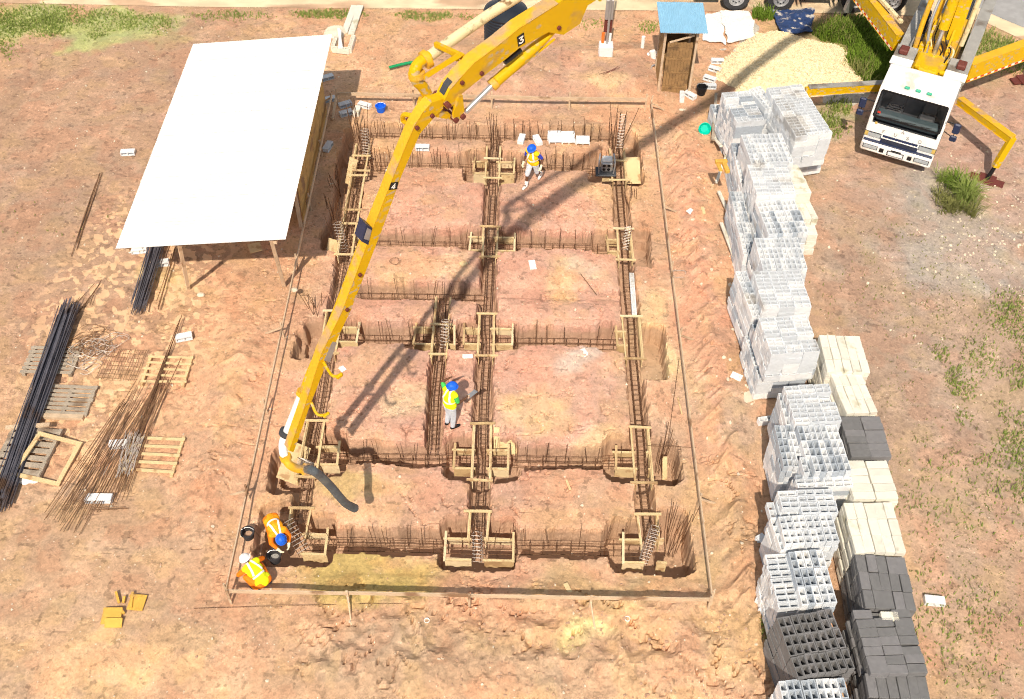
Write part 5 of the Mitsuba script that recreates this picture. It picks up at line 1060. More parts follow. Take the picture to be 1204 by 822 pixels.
grass('long_grass_pale', 9000, blob((11.6, 33.1, 1.2, 1.25, 1), (12.1, 31.2, 1.1, 1.6, 1), s=.25), 8, 13.3, 29.3, 34.6, .2, .55, 'm_grass2', 'pale dry stems among the long grass beside the pump truck', 26, .018)
grass('truck_side_grass', 40000, blob((16.2, 33.0, 1.3, 1.2, .8), (16.9, 32.0, .9, .9, .6), (10.0, 27.9, .8, 1.0, 1), (10.5, 28.8, .6, .6, .9), s=.4), 8.5, 18, 26, 34, .05, .22, 'm_grass1', 'short green grass beside the pump truck', 23, .02)
grass('weeds', 190000, blob((11.3, 17.2, .4, .6, .5), (11.05, 18.2, .3, .4, .4), (11.1, 16.2, .25, .3, .4), (12.3, 15.6, .6, 1.1, .4), (12.3, 14.0, .8, 1.2, .6), (13.3, 19.4, .9, 1.2, .35), (13.3, 17.5, .9, 1.1, .35), (12.2, 18.0, .8, .9, .25), (11.6, 14.8, .8, .9, .12), (9.4, 10.6, 1.6, 1.6, .10), (10.2, 13.6, 1.8, 1.8, .06), (5.35, 10.3, .15, .3, .6), s=.7, fr=2.2), 5, 15, 8.5, 22.5, .04, .15, 'm_grass1', 'patchy green weeds on the bare ground right of the stacks', 24, .016)
grass('dry_weeds', 60000, blob((10.6, 12.5, 4, 7, .6), (11.5, 20, 4, 5, .5), (-14, 24, 3, 5, .12), s=.9, fr=3.2), -18, 15, 8.5, 24, .02, .09, 'm_grass2', 'sparse dry weeds scattered over the ground', 25, .016)
def tuft(px, n, R, h, label, seed, matl='m_grass0', name='grass_tuft'):
    r = np.random.default_rng(seed); c = V(*px); ms = []; x = c[0] + r.normal(0, R * .45, n); y = c[1] + r.normal(0, R * .45, n); z = zground(x, y, False)
    hh = r.uniform(.5, 1, n) * h; a = np.arctan2(y - c[1], x - c[0]) + r.normal(0, .6, n); l = r.uniform(.3, 1, n) * hh
    side = np.stack([-np.sin(a), np.cos(a), 0 * a], 1) * .011; b = np.stack([x, y, z - .01], 1); mid = b + np.stack([np.cos(a) * l * .3, np.sin(a) * l * .3, hh * .7], 1); tip = b + np.stack([np.cos(a) * l, np.sin(a) * l, hh * .85], 1)
    v = np.stack([b - side, b + side, mid + side, mid - side, tip], 1).reshape(-1, 3); i = np.arange(n) * 5; f = np.vstack([np.stack([i, i + 1, i + 2], 1), np.stack([i, i + 2, i + 3], 1), np.stack([i + 3, i + 2, i + 4], 1)])
    single(name, trimesh.Trimesh(v, f, process=False), matl, label, 'grass')
for k, (q, n_, R_, h_, m_, w_) in enumerate((((13.272, 24.272, 0.000), 230, .34, .85, 'm_grass1', 'tall arching grass tuft in front of the pump truck, largest of its group'), ((13.137, 24.810, 0.000), 150, .30, .65, 'm_grass0', 'bright green grass tuft behind the largest tuft'), ((12.879, 25.197, 0.000), 90, .26, .45, 'm_grass1', 'short grass tuft nearest the truck bumper'), ((13.305, 23.743, 0.000), 90, .26, .55, 'm_grass2', 'dry yellowish grass tuft at the near right of the group'), ((12.596, 24.484, 0.000), 60, .24, .35, 'm_grass2', 'thin dry grass tuft at the left of the group'))):
    tuft(q, n_, R_, h_, w_, 31 + k, m_)
tuft((12.772, 23.992, 0.000), 300, .4, .35, 'small low tuft at the foot of the large grass tuft', 32, 'm_grass2')
# ------------------------------------------------------------------ buckets, tubs, small things
def tub(px, r, h, matl, label, name='rubber_bucket', z=None, inner=None, catg='bucket', wall=.02):
    b = V(*px); b[2] = gz(b[0], b[1]) if z is None else z
    t = thing(name, label, catg)
    obj('body', lathe([(0, 0), (r * .78, 0), (r, h), (r + .018, h + .005), (r + .015, h + .022), (r - wall, h + .018), (r * .78 - wall, .05), (0, .05)], 28, rotz(0, b)), matl, t, smooth=30)
    if inner: obj('contents', lathe([(0, .1), (r * .8, .1), (r * .78, .085), (0, .085)][::-1], 24, rotz(0, b)), inner, t)
    obj('handle', pipe([b + V(r * math.cos(a), 0.02 + r * .5 * math.sin(a), h + r * .35 * math.sin(a)) for a in np.linspace(0, math.pi, 12)], .007, 5), 'm_steel', t, smooth=40)
tub((-5.754, 12.427, 0.000), .14, .2, 'm_rubber', 'black rubber bucket on bare soil between the batter board and the bending worker', inner='m_dirt_clod')
tub((-5.106, 11.925, 0.000), .15, .22, 'm_rubber', 'black rubber bucket in the shade below the bending worker', inner='m_grey', z=-.1)
tub((6.040, 29.462, -0.000), .17, .28, 'm_black', 'black bucket at the loose blocks right of the outhouse')
single('teal_bowl', lathe([(0, .0), (.13, .0), (.2, .12), (.18, .13), (.11, .03), (0, .03)][::-1], 24, frame(V(*(5.922, 27.472, 0.120)), (1, 0, 0), (0, .5, .86), (0, -.86, .5))), 'm_teal', 'teal plastic bowl lying left of the farthest block stacks', 'bowl', smooth=30)
tub((-4.334, 28.216, 0.000), .16, .2, 'm_blue_hat', 'small blue bucket lying behind the far batter board', name='blue_bucket')
single('green_hose', pipe(spline([(-4.256, 30.418, 0.050), (-3.818, 30.615, 0.060), (-3.370, 30.729, 0.060), (-2.848, 30.597, 0.060), (-2.570, 30.226, 0.050), (-2.501, 29.999, 0.040)], 8) + V(0, 0, .12), .05, 10), 'm_hose_green', 'thick green hose lying behind the boom knuckle', 'hose', smooth=40)
# compactor-like machine by the far right corner
t = thing('plate_compactor', 'small grey machine with open frame on the far right trench edge', 'machine')
b = V(*(2.731, 25.348, 0.000)); b[2] = -.02
obj('base_plate', box(b + (0, 0, .05), (.62, .42, .06), bev=.02), 'm_chassis', t); obj('engine', box(b + (.02, .05, .28), (.36, .3, .34), bev=.04), 'm_steel', t)
obj('fuel_tank', box(b + (.02, .05, .5), (.3, .24, .1), bev=.03), 'm_conc_white0', t)
for s in (-1, 1): obj('frame_tube', pipe(spline([b + V(s * .22, -.15, .1), b + V(s * .24, -.16, .5), b + V(s * .2, .1, .66), b + V(s * .2, .2, .3)], 5), .02, 8), 'm_steel', t, smooth=40)
for k in range(4): obj('cooling_fan', cyl(b + V(-.07 + .14 * (k % 2), -.11, .22 + .13 * (k // 2)), b + V(-.07 + .14 * (k % 2), -.09, .22 + .13 * (k // 2)), .05, 12), 'm_black', t)
# spacer blocks plank on the right beam: white strip with holes
t = thing('spacer_strip', 'white strip of hollow spacer blocks along the right beam', 'concrete spacer')
a, b = V(*(3.245, 20.958, 0.040)), V(*(3.228, 19.384, 0.040))
for k in range(8): obj('spacer', (lambda m: (m.apply_transform(rotz(math.atan2(*(b - a)[[1, 0]]), a + (b - a) * (k + .5) / 8) @ np.diag([.42, .9, .5, 1])), m)[1])(HB.copy()), 'm_conc_white0', t)
# white and tan scraps
def scrap(px, e, yaw, matl, label, name='scrap_board', catg='board', z=.02):
    b = V(*px); b[2] = gz(b[0], b[1]) + z; single(name, box((0, 0, 0), e, rotz(yaw, b) @ trimesh.transformations.rotation_matrix(.06, (1, .5, 0)), .003), matl, label, catg)
scrap((0.523, 21.162, 0.000), (.18, .34, .03), .15, 'm_sheet', 'white scrap board on the upper right soil pad'); scrap((-1.381, 21.146, 0.000), (.2, .16, .03), .6, 'm_ply', 'tan scrap board left of the middle beam')
scrap((1.857, 17.978, 0.000), (.16, .28, .03), .5, 'm_sheet', 'white scrap board on the central right soil pad, upper edge'); scrap((-1.125, 17.790, 0.000), (.26, .12, .03), .1, 'm_sheet', 'white scrap by the wide plywood form')
scrap((1.299, 11.249, 0.000), (.1, .3, .03), .45, 'm_ply', 'short pale batten inside the front batter board'); scrap((0.242, 15.361, 0.000), (.06, .06, .03), 0, 'm_sheet', 'tiny pale scrap on the right central pad') if False else None
scrap((-4.260, 17.316, 0.000), (.14, .16, .03), .7, 'm_sheet', 'white scrap on the left central pad beside the boom'); scrap((1.356, 13.940, 0.000), (.05, .28, .02), .3, 'm_ply', 'thin pale batten on the near right pad')
scrap((5.089, 23.405, 0.000), (.2, .2, .03), .7, 'm_sheet', 'white scrap on the soil bank right of the far batter corner'); scrap((5.472, 23.527, 0.000), (.09, .3, .04), .1, 'm_ply', 'small yellowish batten on the soil bank')
scrap((5.651, 17.273, 0.000), (.28, .2, .03), -.5, 'm_sheet', 'white scrap left of the tall fifth stack'); scrap((5.893, 16.673, 0.000), (.5, .3, .02), .4, 'm_stone', 'broken cream board at the left foot of the tall fifth stack')
scrap((4.151, 16.337, 0.000), (.03, .5, .03), .12, 'm_ply', 'thin pale batten lying along the right batter board')
scrap((-7.193, 21.606, 0.000), (.34, .34, .03), .4, 'm_ply', 'cream board at the edge of the shed shadow', z=.2); scrap((-10.529, 21.655, 0.000), (.4, .34, .3), .1, 'm_sheet', 'white box under the front left corner of the shed roof', name='white_box', catg='box', z=.15)
lump(V(*(-11.138, 13.878, 0.000)), .2, (1.3, .8, .5), 12, 'm_sheet', 'crumpled white bag beside the wooden frame', 'white_bag', 'bag', .7)
lump(V(*(-2.572, 31.710, 0.000)) , .42, (1.4, .8, .28), 14, 'm_stone', 'pile of pale sand left of the water tank', 'sand_pile', 'sand', .5)
lump(V(*(-6.337, 32.747, 0.000)), .4, (1, .9, .4), 15, 'm_stone', 'small cream sand pile at the far corner of the shed roof', 'sand_pile', 'sand', .5)
for k, (q, r_) in enumerate((((-8.378, 19.882, 0.000), .1), ((-5.791, 19.746, 0.400), .09), ((5.671, 14.417, 0.000), .12), ((10.533, 18.871, 0.000), .05))):
    lump(V(*q), r_, (1, .8, .7), 20 + k, 'm_stone', ['pale stone below the left shed post', 'white plastic cup on the left batter board', 'tan stone left of the fourth block stack', 'tiny pale stone on the ground right of the stacks'][k], 'stone', 'stone')
# orange wood pieces on the stack side
for k, (q, e, yw_) in enumerate((((5.811, 23.953, 1.600), (.34, .12, .1), .1), ((5.904, 23.729, 1.600), (.12, .5, .1), .15), ((5.738, 23.711, 1.580), (.1, .3, .06), .2))):
    b = V(*q); single('orange_board', box((0, 0, 0), e, rotz(yw_, b), .01), 'm_ply_gold', ['orange board lying crosswise on the left shelf of the far stacks', 'orange board lying lengthwise on the left shelf of the far stacks', 'short orange board at the left end of the shelf'][k], 'board')
for k, (a, b) in enumerate((((6.453, 29.094, 0.300), (6.069, 26.634, 0.300)), ((6.235, 26.085, 0.500), (6.153, 27.114, 0.100)), ((6.003, 24.332, 0.200), (6.274, 23.011, 0.150)), ((5.917, 22.945, 0.200), (6.184, 21.156, 0.150)), ((6.477, 26.101, 0.300), (6.002, 24.841, 0.100)))):
    single('pallet_plank', beam(a, b, .09, .05), 'm_conc_cream1' if k else 'm_timber_grey', ['thin grey plank on edge at the far left end of the stacks', 'short pale plank leaning on the far left stack', 'pale plank on the soil at the left foot of the far stacks, upper', 'pale plank on the soil at the left foot of the far stacks, lower', 'pale plank below the orange boards'][k], 'plank')
# ------------------------------------------------------------------ block channel and water pipe at the far corner of the shed
t = thing('block_channel', 'small U of hollow blocks with two white pipes behind the shed corner', 'block wall')
a, b, c_, d_ = V(*(-6.293, 31.537, 0.100)), V(*(-5.704, 31.453, 0.100)), V(*(-5.654, 32.289, 0.100)), V(*(-6.238, 32.270, 0.100))
def row(p, q, n):
    for k in range(n):
        m = HB.copy(); m.apply_transform(rotz(math.atan2(q[1] - p[1], q[0] - p[0]), p + (q - p) * (k + .5) / n) @ np.diag([np.linalg.norm(q - p) / n / .425, 1, 1, 1])); obj('block', m, 'm_conc_cream0', t)
row(a, b, 2); row(b, c_, 3); row(a + (0, .05, 0), d_, 3)
obj('pipe', cyl(V(*(-5.961, 31.470, 0.150)), V(*(-6.183, 32.482, 0.300)), .05, 10), 'm_white', t, smooth=40); obj('pipe', cyl(V(*(-6.047, 31.467, 0.150)), V(*(-6.112, 32.378, 0.300)), .045, 10), 'm_white', t, smooth=40)
for k, (a, b) in enumerate((((-6.029, 32.649, 0.000), (-5.866, 34.367, 0.000)), ((-5.781, 32.551, 0.000), (-5.654, 34.375, 0.000)))):
    single('plank_track', beam(V(*a) + (0, 0, .05), V(*b) + (0, 0, .08), .22, .05), 'm_conc_cream1', ['left pale plank track across the verge grass', 'right pale plank track across the verge grass'][k], 'plank')
# ------------------------------------------------------------------ steel and timber yard on the left
def bundle(a, b, n, spread, r, matl, name, label, catg, h=.12, fray=.25, stuffpart=True, grp=None, z0=.05, bend=.02):
    t = thing(name, label, catg); a, b = V(*a), V(*b); d = unit(b - a); s = V(-d[1], d[0], 0)
    for k in range(n):
        u = rng.uniform(-1, 1) * spread * .62; v = u * .9 + rng.normal(0, spread * (.12 if n > 50 else .3)) ; z = z0 + abs(rng.normal(0, h / 2)); f0, f1 = rng.uniform(-fray, fray, 2)
        p, q = a + s * u + d * f0 + V(0, 0, z), b + s * v + d * f1 + V(0, 0, z * rng.uniform(.6, 1)); m_ = (p + q) / 2 + s * rng.normal(0, spread * .06) + V(0, 0, rng.normal(0, bend))
        obj('bar', tubes([(p, m_), (m_, q)], r, 5), matl, t)
def pallet(px, yaw, label, w=1.15, d=.95, matl='m_timber_grey', slats=7, z=None, light=False):
    b = V(*px); b[2] = gz(b[0], b[1]) if z is None else z; M = rotz(yaw, b); t = thing('pallet', label, 'pallet')
    for y in (-d / 2 + .05, 0, d / 2 - .05) if not light else (-d / 2 + .05, d / 2 - .05): obj('bearer', box((y * w / d, 0, .06), (.09, d, .09) if not light else (.07, d, .06), M), matl, t)
    for k in range(slats): obj('slat', box((rng.normal(0, .012), -d / 2 + d * (k + .5) / slats, .118), (w, d / slats * (.68 if not light else .35), .022), M @ rotz(rng.normal(0, .012)), .003), matl, t)
pallet((-11.620, 17.450, 0.000), .0, 'grey slatted pallet under the upper part of the dark rebar pile', w=1.3, d=.95)
pallet((-10.862, 16.172, 0.000), -.02, 'weathered slatted pallet lying alone right of the dark rebar pile', w=1.25, d=.95)
obj_ = thing('pallet_board', 'pale loose board along the front of the lone pallet', 'board'); scene[obj_] = ply(beam(V(*(-11.371, 15.660, 0.000)) + (0, 0, .06), V(*(-10.314, 15.632, 0.000)) + (0, 0, .06), .12, .09), 'm_timber')
pallet((-11.345, 14.597, 0.000), -.1, 'grey slatted pallet under the lower part of the dark rebar pile', w=1.2, d=1.4)
pallet((-8.645, 17.155, 0.000), -.02, 'pale open pallet frame under the thin rebar pair', w=1.15, d=1.0, matl='m_ply', slats=5, light=True)
pallet((-8.394, 14.566, 0.000), -.04, 'pale open pallet frame under the white wire bundle', w=1.3, d=1.15, matl='m_ply', slats=5, light=True)
bundle((-11.599, 19.018, 0.000), (-11.424, 13.197, 0.000), 130, .36, .012, 'm_rebar_new', 'rebar_pile', 'thick pile of dark blue grey rebar lying across two pallets', 'rebar', h=.22, fray=.35, z0=.16)
bundle((-9.879, 22.449, 0.000), (-9.828, 19.186, 0.000), 60, .30, .012, 'm_rebar_new', 'rebar_pile', 'dark rebar bundle sticking out from under the shed', 'rebar', h=.2, fray=.25, z0=.2)
bundle((-9.049, 16.268, 0.000), (-9.813, 12.893, 0.000), 26, .68, .009, 'm_rebar_tan', 'rebar_spread', 'loose spread of rust brown rebar, left part on white blocks', 'rebar', h=.12, fray=.5, z0=.1)
bundle((-8.569, 17.100, 0.000), (-8.999, 13.068, 0.000), 13, .34, .009, 'm_rebar_tan', 'rebar_spread', 'loose spread of rust brown rebar, right part', 'rebar', h=.1, fray=.5, z0=.1)
bundle((-8.689, 18.604, 0.000), (-8.896, 14.976, 0.000), 6, .10, .009, 'm_rebar', 'rebar_lengths', 'few thin rebar lengths running over the pale open pallet', 'rebar', h=.06, fray=.4, z0=.14)
bundle((-8.866, 15.102, 0.000), (-8.878, 13.951, 0.000), 26, .42, .006, 'm_wire', 'wire_bundle', 'bundle of pale wires on the open pallet frame', 'wire', h=.06, fray=.12, z0=.15)
bundle((-12.393, 24.675, 0.000), (-12.231, 21.541, 0.000), 5, .10, .010, 'm_rebar_tan', 'rebar_lengths', 'few thin rebar lengths on bare soil left of the shed', 'rebar', h=.03, fray=.4)
bundle((-11.342, 19.870, 0.000), (-11.599, 19.018, 0.000), 8, .3, .008, 'm_rebar', 'rebar_lengths', 'thin brown bar ends behind the dark rebar pile', 'rebar', h=.05, fray=.5)
bundle((-9.428, 21.409, 0.000), (-9.358, 19.384, 0.000), 4, .1, .010, 'm_rebar_tan', 'rebar_lengths', 'few brown bars right of the rebar bundle at the shed', 'rebar', h=.05, fray=.2, z0=.1)
bundle((-9.343, 13.061, 0.000), (-8.667, 13.121, 0.000), 3, .06, .008, 'm_rebar_tan', 'rebar_lengths', 'short bars lying crosswise below the rebar spread', 'rebar', h=.02, fray=.1)
t = thing('steel_mesh', 'square brown steel mesh panel lying flat between pallets', 'steel mesh'); o = V(*(-9.822, 17.323, 0.000)); Mm = rotz(-.06, (o[0], o[1], .09))
for k in range(8): obj('mesh_bar', (lambda m: (m.apply_transform(Mm), m)[1])(tubes([((-.48 + k * .137, -.52, 0), (-.48 + k * .137, .52, 0))], .008, 4)), 'm_rebar_tan', t)
for k in range(8): obj('mesh_bar', (lambda m: (m.apply_transform(Mm), m)[1])(tubes([((-.52, -.48 + k * .137, .012), (.52, -.48 + k * .137, .012))], .008, 4)), 'm_rebar_tan', t)
def tangle(px, n, R, matl, label, seed):
    r = np.random.default_rng(seed); c = V(*px); ms = []
    for _ in range(n):
        p = c + V(r.normal(0, R * .5), r.normal(0, R * .6), .04); a0 = r.uniform(0, 6.28); rr = r.uniform(.12, .3) * R / .45
        ms.append(pipe([p + V(rr * math.cos(a) * (1 + .2 * math.sin(2 * a)), rr * math.sin(a) * .9, .04 + .05 * math.sin(a * 1.7 + a0)) for a in np.linspace(a0, a0 + r.uniform(2.5, 6.5), 18)], .0075, 4))
    single('wire_tangle', cat(ms), matl, label, 'wire')
tangle((-10.607, 17.761, 0.000), 22, .50, 'm_wire', 'tangle of pale wire loops between the rebar pile and the mesh', 41)
tangle((-10.814, 17.960, 0.000), 26, .58, 'm_rebar_tan', 'tangle of brown tie wire mixed with the pale wire loops', 42)
t = thing('wooden_frame', 'square frame of four pale boards leaning on the dark rebar pile', 'wooden frame')
q = [V(*(-11.078, 14.952, 0.300)), V(*(-10.158, 14.823, 0.100)), V(*(-10.368, 13.719, 0.050)), V(*(-11.403, 13.875, 0.200))]
for k in range(4): a, b = q[k], q[(k + 1) % 4]; e = unit(b - a) * .05; obj('board', beam(a - e, b + e - unit(b - a) * .09, .1, .035, off=.004 * (k % 2)), 'm_ply', t)
single('pallet_board', beam(V(*(-11.997, 15.183, 0.000)) + (0, 0, .2), V(*(-10.970, 15.282, 0.000)) + (0, 0, .22), .1, .06), 'm_timber', 'pale board crossing the dark rebar pile above the wooden frame', 'board')
# plywood offcuts at the lower left
for k, (px, e, yw_, tilt, z) in enumerate((((-8.247, 10.421, 0.000), (.40, .36, .02), .03, .12, .07), ((-8.171, 10.267, 0.000), (.36, .2, .02), .02, .5, .06), ((-7.815, 10.763, 0.000), (.34, .36, .02), -.08, .05, .05))):
    panel(['gold plywood offcut, upper one of the left pair', 'gold plywood offcut standing tilted, lower of the left pair', 'square gold plywood offcut right of the others'][k], V(*px) + (0, 0, z + gz(px[0], px[1])), e, yw_, tilt, 'm_ply_gold', 'plywood_offcut')
for k, (a, b, w) in enumerate((((-8.301, 10.973, 0.000), (-8.186, 10.736, 0.000), 'thin upright gold batten, leftmost of the offcuts'), ((-8.096, 10.877, 0.000), (-8.096, 10.738, 0.000), 'shortest gold batten among the offcuts'), ((-7.991, 10.889, 0.000), (-7.741, 10.904, 0.000), 'gold batten crosswise on top of the square offcut'), ((-7.950, 10.980, 0.000), (-7.906, 10.623, 0.000), 'gold batten lengthwise left of the square offcut'), ((-8.115, 10.599, 0.000), (-8.014, 10.484, 0.000), 'dark gold batten at the corner of the left offcut pair'))):
    single('batten', beam(V(*a) + (0, 0, .09 + gz(a[0], a[1])), V(*b) + (0, 0, .06 + gz(b[0], b[1])), .05, .05), 'm_ply_gold', w, 'batten')
single('string_line', tubes([(V(*(-6.608, 10.669, 0.000)) + (0, 0, .02), V(*(-2.998, 10.811, 0.000)) + (0, 0, .1)), (V(*(-2.998, 10.811, 0.000)) + (0, 0, .1), V(*(-0.659, 10.888, 0.000)) + (0, 0, .06))], .006, 4), 'm_rebar', 'thin dark string line on the soil below the front batter board', 'string')
single('rebar_length', tubes([(V(*(1.827, 20.763, 0.000)) + (0, 0, .2), V(*(2.239, 19.963, 0.000)) + (0, 0, .2))], .009, 5), 'm_rebar', 'single rebar lying slantwise on the upper right pad', 'rebar')
single('rebar_length', tubes([(V(*(4.265, 17.835, 0.000)) + (0, 0, .12), V(*(3.727, 15.012, 0.000)) + (0, 0, .1))], .007, 5), 'm_rebar', 'long thin rod lying beside the right batter board', 'rebar')
single('rebar_length', tubes([(V(*(3.226, 15.075, 0.000)) + (0, 0, .1), V(*(4.417, 15.027, 0.000)) + (0, 0, .12))], .006, 5), 'm_rebar', 'thin rod running out to the right batter board', 'rebar')
single('wire_loop', pipe([V(*(4.545, 20.933, 0.000)) + V(.18 * math.cos(a), .16 * math.sin(a), .1 + .03 * math.sin(3 * a)) for a in np.linspace(0, 6, 24)], .008, 5), 'm_wire', 'small pale wire loop beside the right batter board', 'wire')
single('wire_loop', pipe([V(*(-3.282, 21.130, 0.000)) + V(.13 * math.cos(a), .13 * math.sin(a), .2 + .02 * math.sin(2 * a)) for a in np.linspace(0, 6, 24)], .006, 5), 'm_rebar', 'small dark wire loop on the pad right of the boom', 'wire')
for k, (a, b) in enumerate((((2.684, 29.979, 0.000), (3.410, 30.392, 0.000)), ((2.825, 29.984, 0.000), (3.232, 30.239, 0.000)), ((2.940, 30.036, -0.000), (3.358, 30.488, 0.000)))): single('twig', tubes([(V(*a) + (0, 0, gz(a[0], a[1]) + .03), V(*b) + (0, 0, gz(b[0], b[1]) + .05))], .008, 4), 'm_redbrown', 'thin dry stick in the group of sticks below the meter pole', 'stick', 'dry sticks below the meter pole')
single('plank', beam(V(*(-5.778, 28.713, 0.300)), V(*(-5.802, 27.631, 0.100)), .06, .1), 'm_timber', 'leaning plank at the far left batter corner in the shed shadow', 'plank')
lump(V(*(5.310, 28.511, 0.000)), .16, (1, .7, .5), 33, 'm_stone', 'pale stone on the far right batter board', 'stone', 'stone')

# ------------------------------------------------------------------ people
def capsule(a, b, ra, rb, n=14):
    s = [m3.Manifold.sphere(r, n).translate([float(v) for v in p]) for p, r in ((a, ra), (b, rb))]
    return m3.Manifold.batch_hull(s)
def blend(bones, edge=.022, it=6):
    m = m3.Manifold.batch_boolean([capsule(V(*a), V(*b), ra, rb) for a, b, ra, rb in bones], m3.OpType.Add).refine_to_length(edge).to_mesh()
    t = trimesh.Trimesh(m.vert_properties[:, :3], m.tri_verts, process=True); trimesh.smoothing.filter_taubin(t, .5, -.53, iterations=it); return t
def hand_bones(w, d, p, thumb):
    """w wrist, d along the hand, p palm normal, thumb side"""
    d, p, s = unit(d), unit(p), unit(thumb); out = [(w, w + d * .05, .026, .030)]
    for k, (o, l) in enumerate(((.030, .068), (.010, .078), (-.010, .072), (-.028, .058))):
        b = w + d * .085 + s * o; k1 = b + d * l * .55 + p * l * .25; out += [(w + d * .03 + s * o * .6, b, .017, .013), (b, k1, .011, .010), (k1, k1 + d * l * .2 + p * l * .4, .010, .008)]
    tb = w + d * .03 + s * .03; out += [(tb, tb + s * .03 + d * .03, .014, .012), (tb + s * .03 + d * .03, tb + s * .035 + d * .06 + p * .015, .012, .009)]; return out
def person(label, origin, yaw, J, look, cl, scale=0.87):
    """J: joints in the figure's own frame (x right, y forward, z up); cl: clothing materials"""
    M = rotz(yaw, origin) @ np.diag([scale, scale, scale, 1]); J = {k: V(*v) for k, v in J.items()}; t = thing('person', label, 'person')
    def put(name, mesh, matl, smooth=True, **k): mesh.apply_transform(M); return obj(name, mesh, matl, t, smooth=smooth, **k)
    pel, chest, neck, head = J['pelvis'], J['chest'], J['neck'], J['head']; up = unit(neck - pel); sh = unit(J['shR'] - J['shL']); fwd_ = np.cross(up, sh)
    hf = unit(V(*look)); hs = unit(np.cross(hf, (0, 0, 1.))); hu = np.cross(hs, hf)
    bones = [(pel, chest, .135, .15), (chest - sh * .07, chest + sh * .07, .13, .13), (chest, neck, .13, .07), (neck, head - hu * .04, .055, .06), (head + hu * .035 - hf * .01, head - hu * .03 + hf * .015, .092, .078), (head - hu * .07 + hf * .035, head - hu * .03 + hf * .05, .045, .05),
             (head + hf * .095 - hu * .005, head + hf * .112 - hu * .03, .012, .016), (head + hs * .085 - hu * .01, head + hs * .09 - hu * .03, .018, .016), (head - hs * .085 - hu * .01, head - hs * .09 - hu * .03, .018, .016),
             (J['hipL'], J['hipR'], .115, .115)]
    for s in 'LR':
        bones += [(neck - up * .05, J['sh' + s], .07, .068), (J['sh' + s], J['el' + s], .062, .045), (J['el' + s], J['wr' + s], .044, .030), (J['hip' + s], J['kn' + s], .10, .062), (J['kn' + s], J['an' + s], .060, .042), (J['an' + s], J['to' + s], .042, .036)]
        d = J['wr' + s] - J['el' + s]; side = np.cross(unit(d), up); bones += hand_bones(J['wr' + s], d, side if s == 'L' else -side, fwd_ - unit(d) * (fwd_ @ unit(d)) + .01)
    put('body', blend(bones, .02, 5), 'm_skin')
    ey = []
    for s in (-1, 1): e = trimesh.creation.icosphere(1, .012); e.apply_translation(head + hf * .088 + hs * s * .034 + hu * .008); ey.append(e)
    put('eyes', cat(ey), 'm_reflect'); mo = trimesh.creation.icosphere(1, 1); mo.vertices = mo.vertices * (.024, .008, .007); mo.apply_transform(frame(head + hf * .085 - hu * .066, hs, hf, hu)); put('mouth', mo, 'm_redbrown')
    hp_ = [(0, .125), (.05, .12), (.09, .10), (.118, .06), (.128, .01), (.15, .0), (.152, -.012), (.122, -.012), (.115, .04), (.05, .10), (0, .105)]
    hat = lathe(hp_[::-1], 28); hat.vertices[:, 1] *= 1.12; hat.apply_transform(frame(head + hu * .035 - hf * .005, hs, hf, hu)); k = put('hard_hat', hat, cl['hat'], 30)
    rd = pipe([head + hu * (.035 + .128 * math.sin(a)) + hf * .125 * math.cos(a) for a in np.linspace(.2, math.pi - .2, 12)], .010, 6); rd.apply_transform(M); scene[k + '__crown_ridge'] = ply(rd, cl['hat'], smooth=True)
    g = .022; tor = [(pel + up * .02, chest, .135 + g, .15 + g), (chest - sh * .07, chest + sh * .07, .13 + g, .13 + g), (chest, neck - up * .06, .13 + g, .085 + g), (J['hipL'] + up * .06, J['hipR'] + up * .06, .11 + g, .11 + g)]
    for s in 'LR': tor.append((neck - up * .05, J['sh' + s] * .93 + neck * .07, .07 + g, .072 + g))
    put('vest', blend(tor, .03, 4), cl['vest'])
    def solid(bb, gg): return m3.Manifold.batch_boolean([capsule(V(*a), V(*b), ra + gg, rb + gg) for a, b, ra, rb in bb], m3.OpType.Add)
    big = solid(tor, .012)
    def bandbox(c, e, ax):
        b = m3.Manifold.cube([1, 1, 1], True).scale([float(v) for v in e]); return b.transform(np.column_stack([ax[0], ax[1], ax[2], c]).astype(float))
    H = np.linalg.norm(neck - pel)
    bands = [bandbox(pel + up * H * .36, (1, 1, .05), (sh, fwd_, up))]
    for s in (-1, 1):
        dv = unit(up * .9 - sh * s * .22); sv = unit(np.cross(dv, fwd_)); bands.append(bandbox(chest + sh * s * .085 + up * .12, (.05, 1, .46), (sv, fwd_, dv)))
    r_ = m3.Manifold.batch_boolean([big ^ b for b in bands], m3.OpType.Add).to_mesh(); put('reflective_bands', trimesh.Trimesh(r_.vert_properties[:, :3], r_.tri_verts), 'm_reflect', False)
    if cl.get('sleeve'):
        L = cl.get('sleeve_len', .6)
        for s in 'LR': put('sleeve', blend([(J['sh' + s], J['sh' + s] + (J['el' + s] - J['sh' + s]) * min(1, L), .078, .062)] + ([(J['el' + s], J['el' + s] + (J['wr' + s] - J['el' + s]) * (L - 1), .062, .046)] if L > 1 else []), .02, 3), cl['sleeve'])
    leg = []
    for s in 'LR':
        kn, an = J['kn' + s], J['an' + s]; e = cl.get('leg_len', 1.0)
        leg.append((J['hip' + s], kn, .118, .082)); 
        if e > .5: leg.append((kn, kn + (an - kn) * (e - .5) * 2 * .92, .082, .066))
        elif e < .5: leg[-1] = (J['hip' + s], J['hip' + s] + (kn - J['hip' + s]) * e * 2, .118, .10)
    leg.append((J['hipL'], J['hipR'], .128, .128)); put('trousers', blend(leg, .025, 4), cl['trousers'])
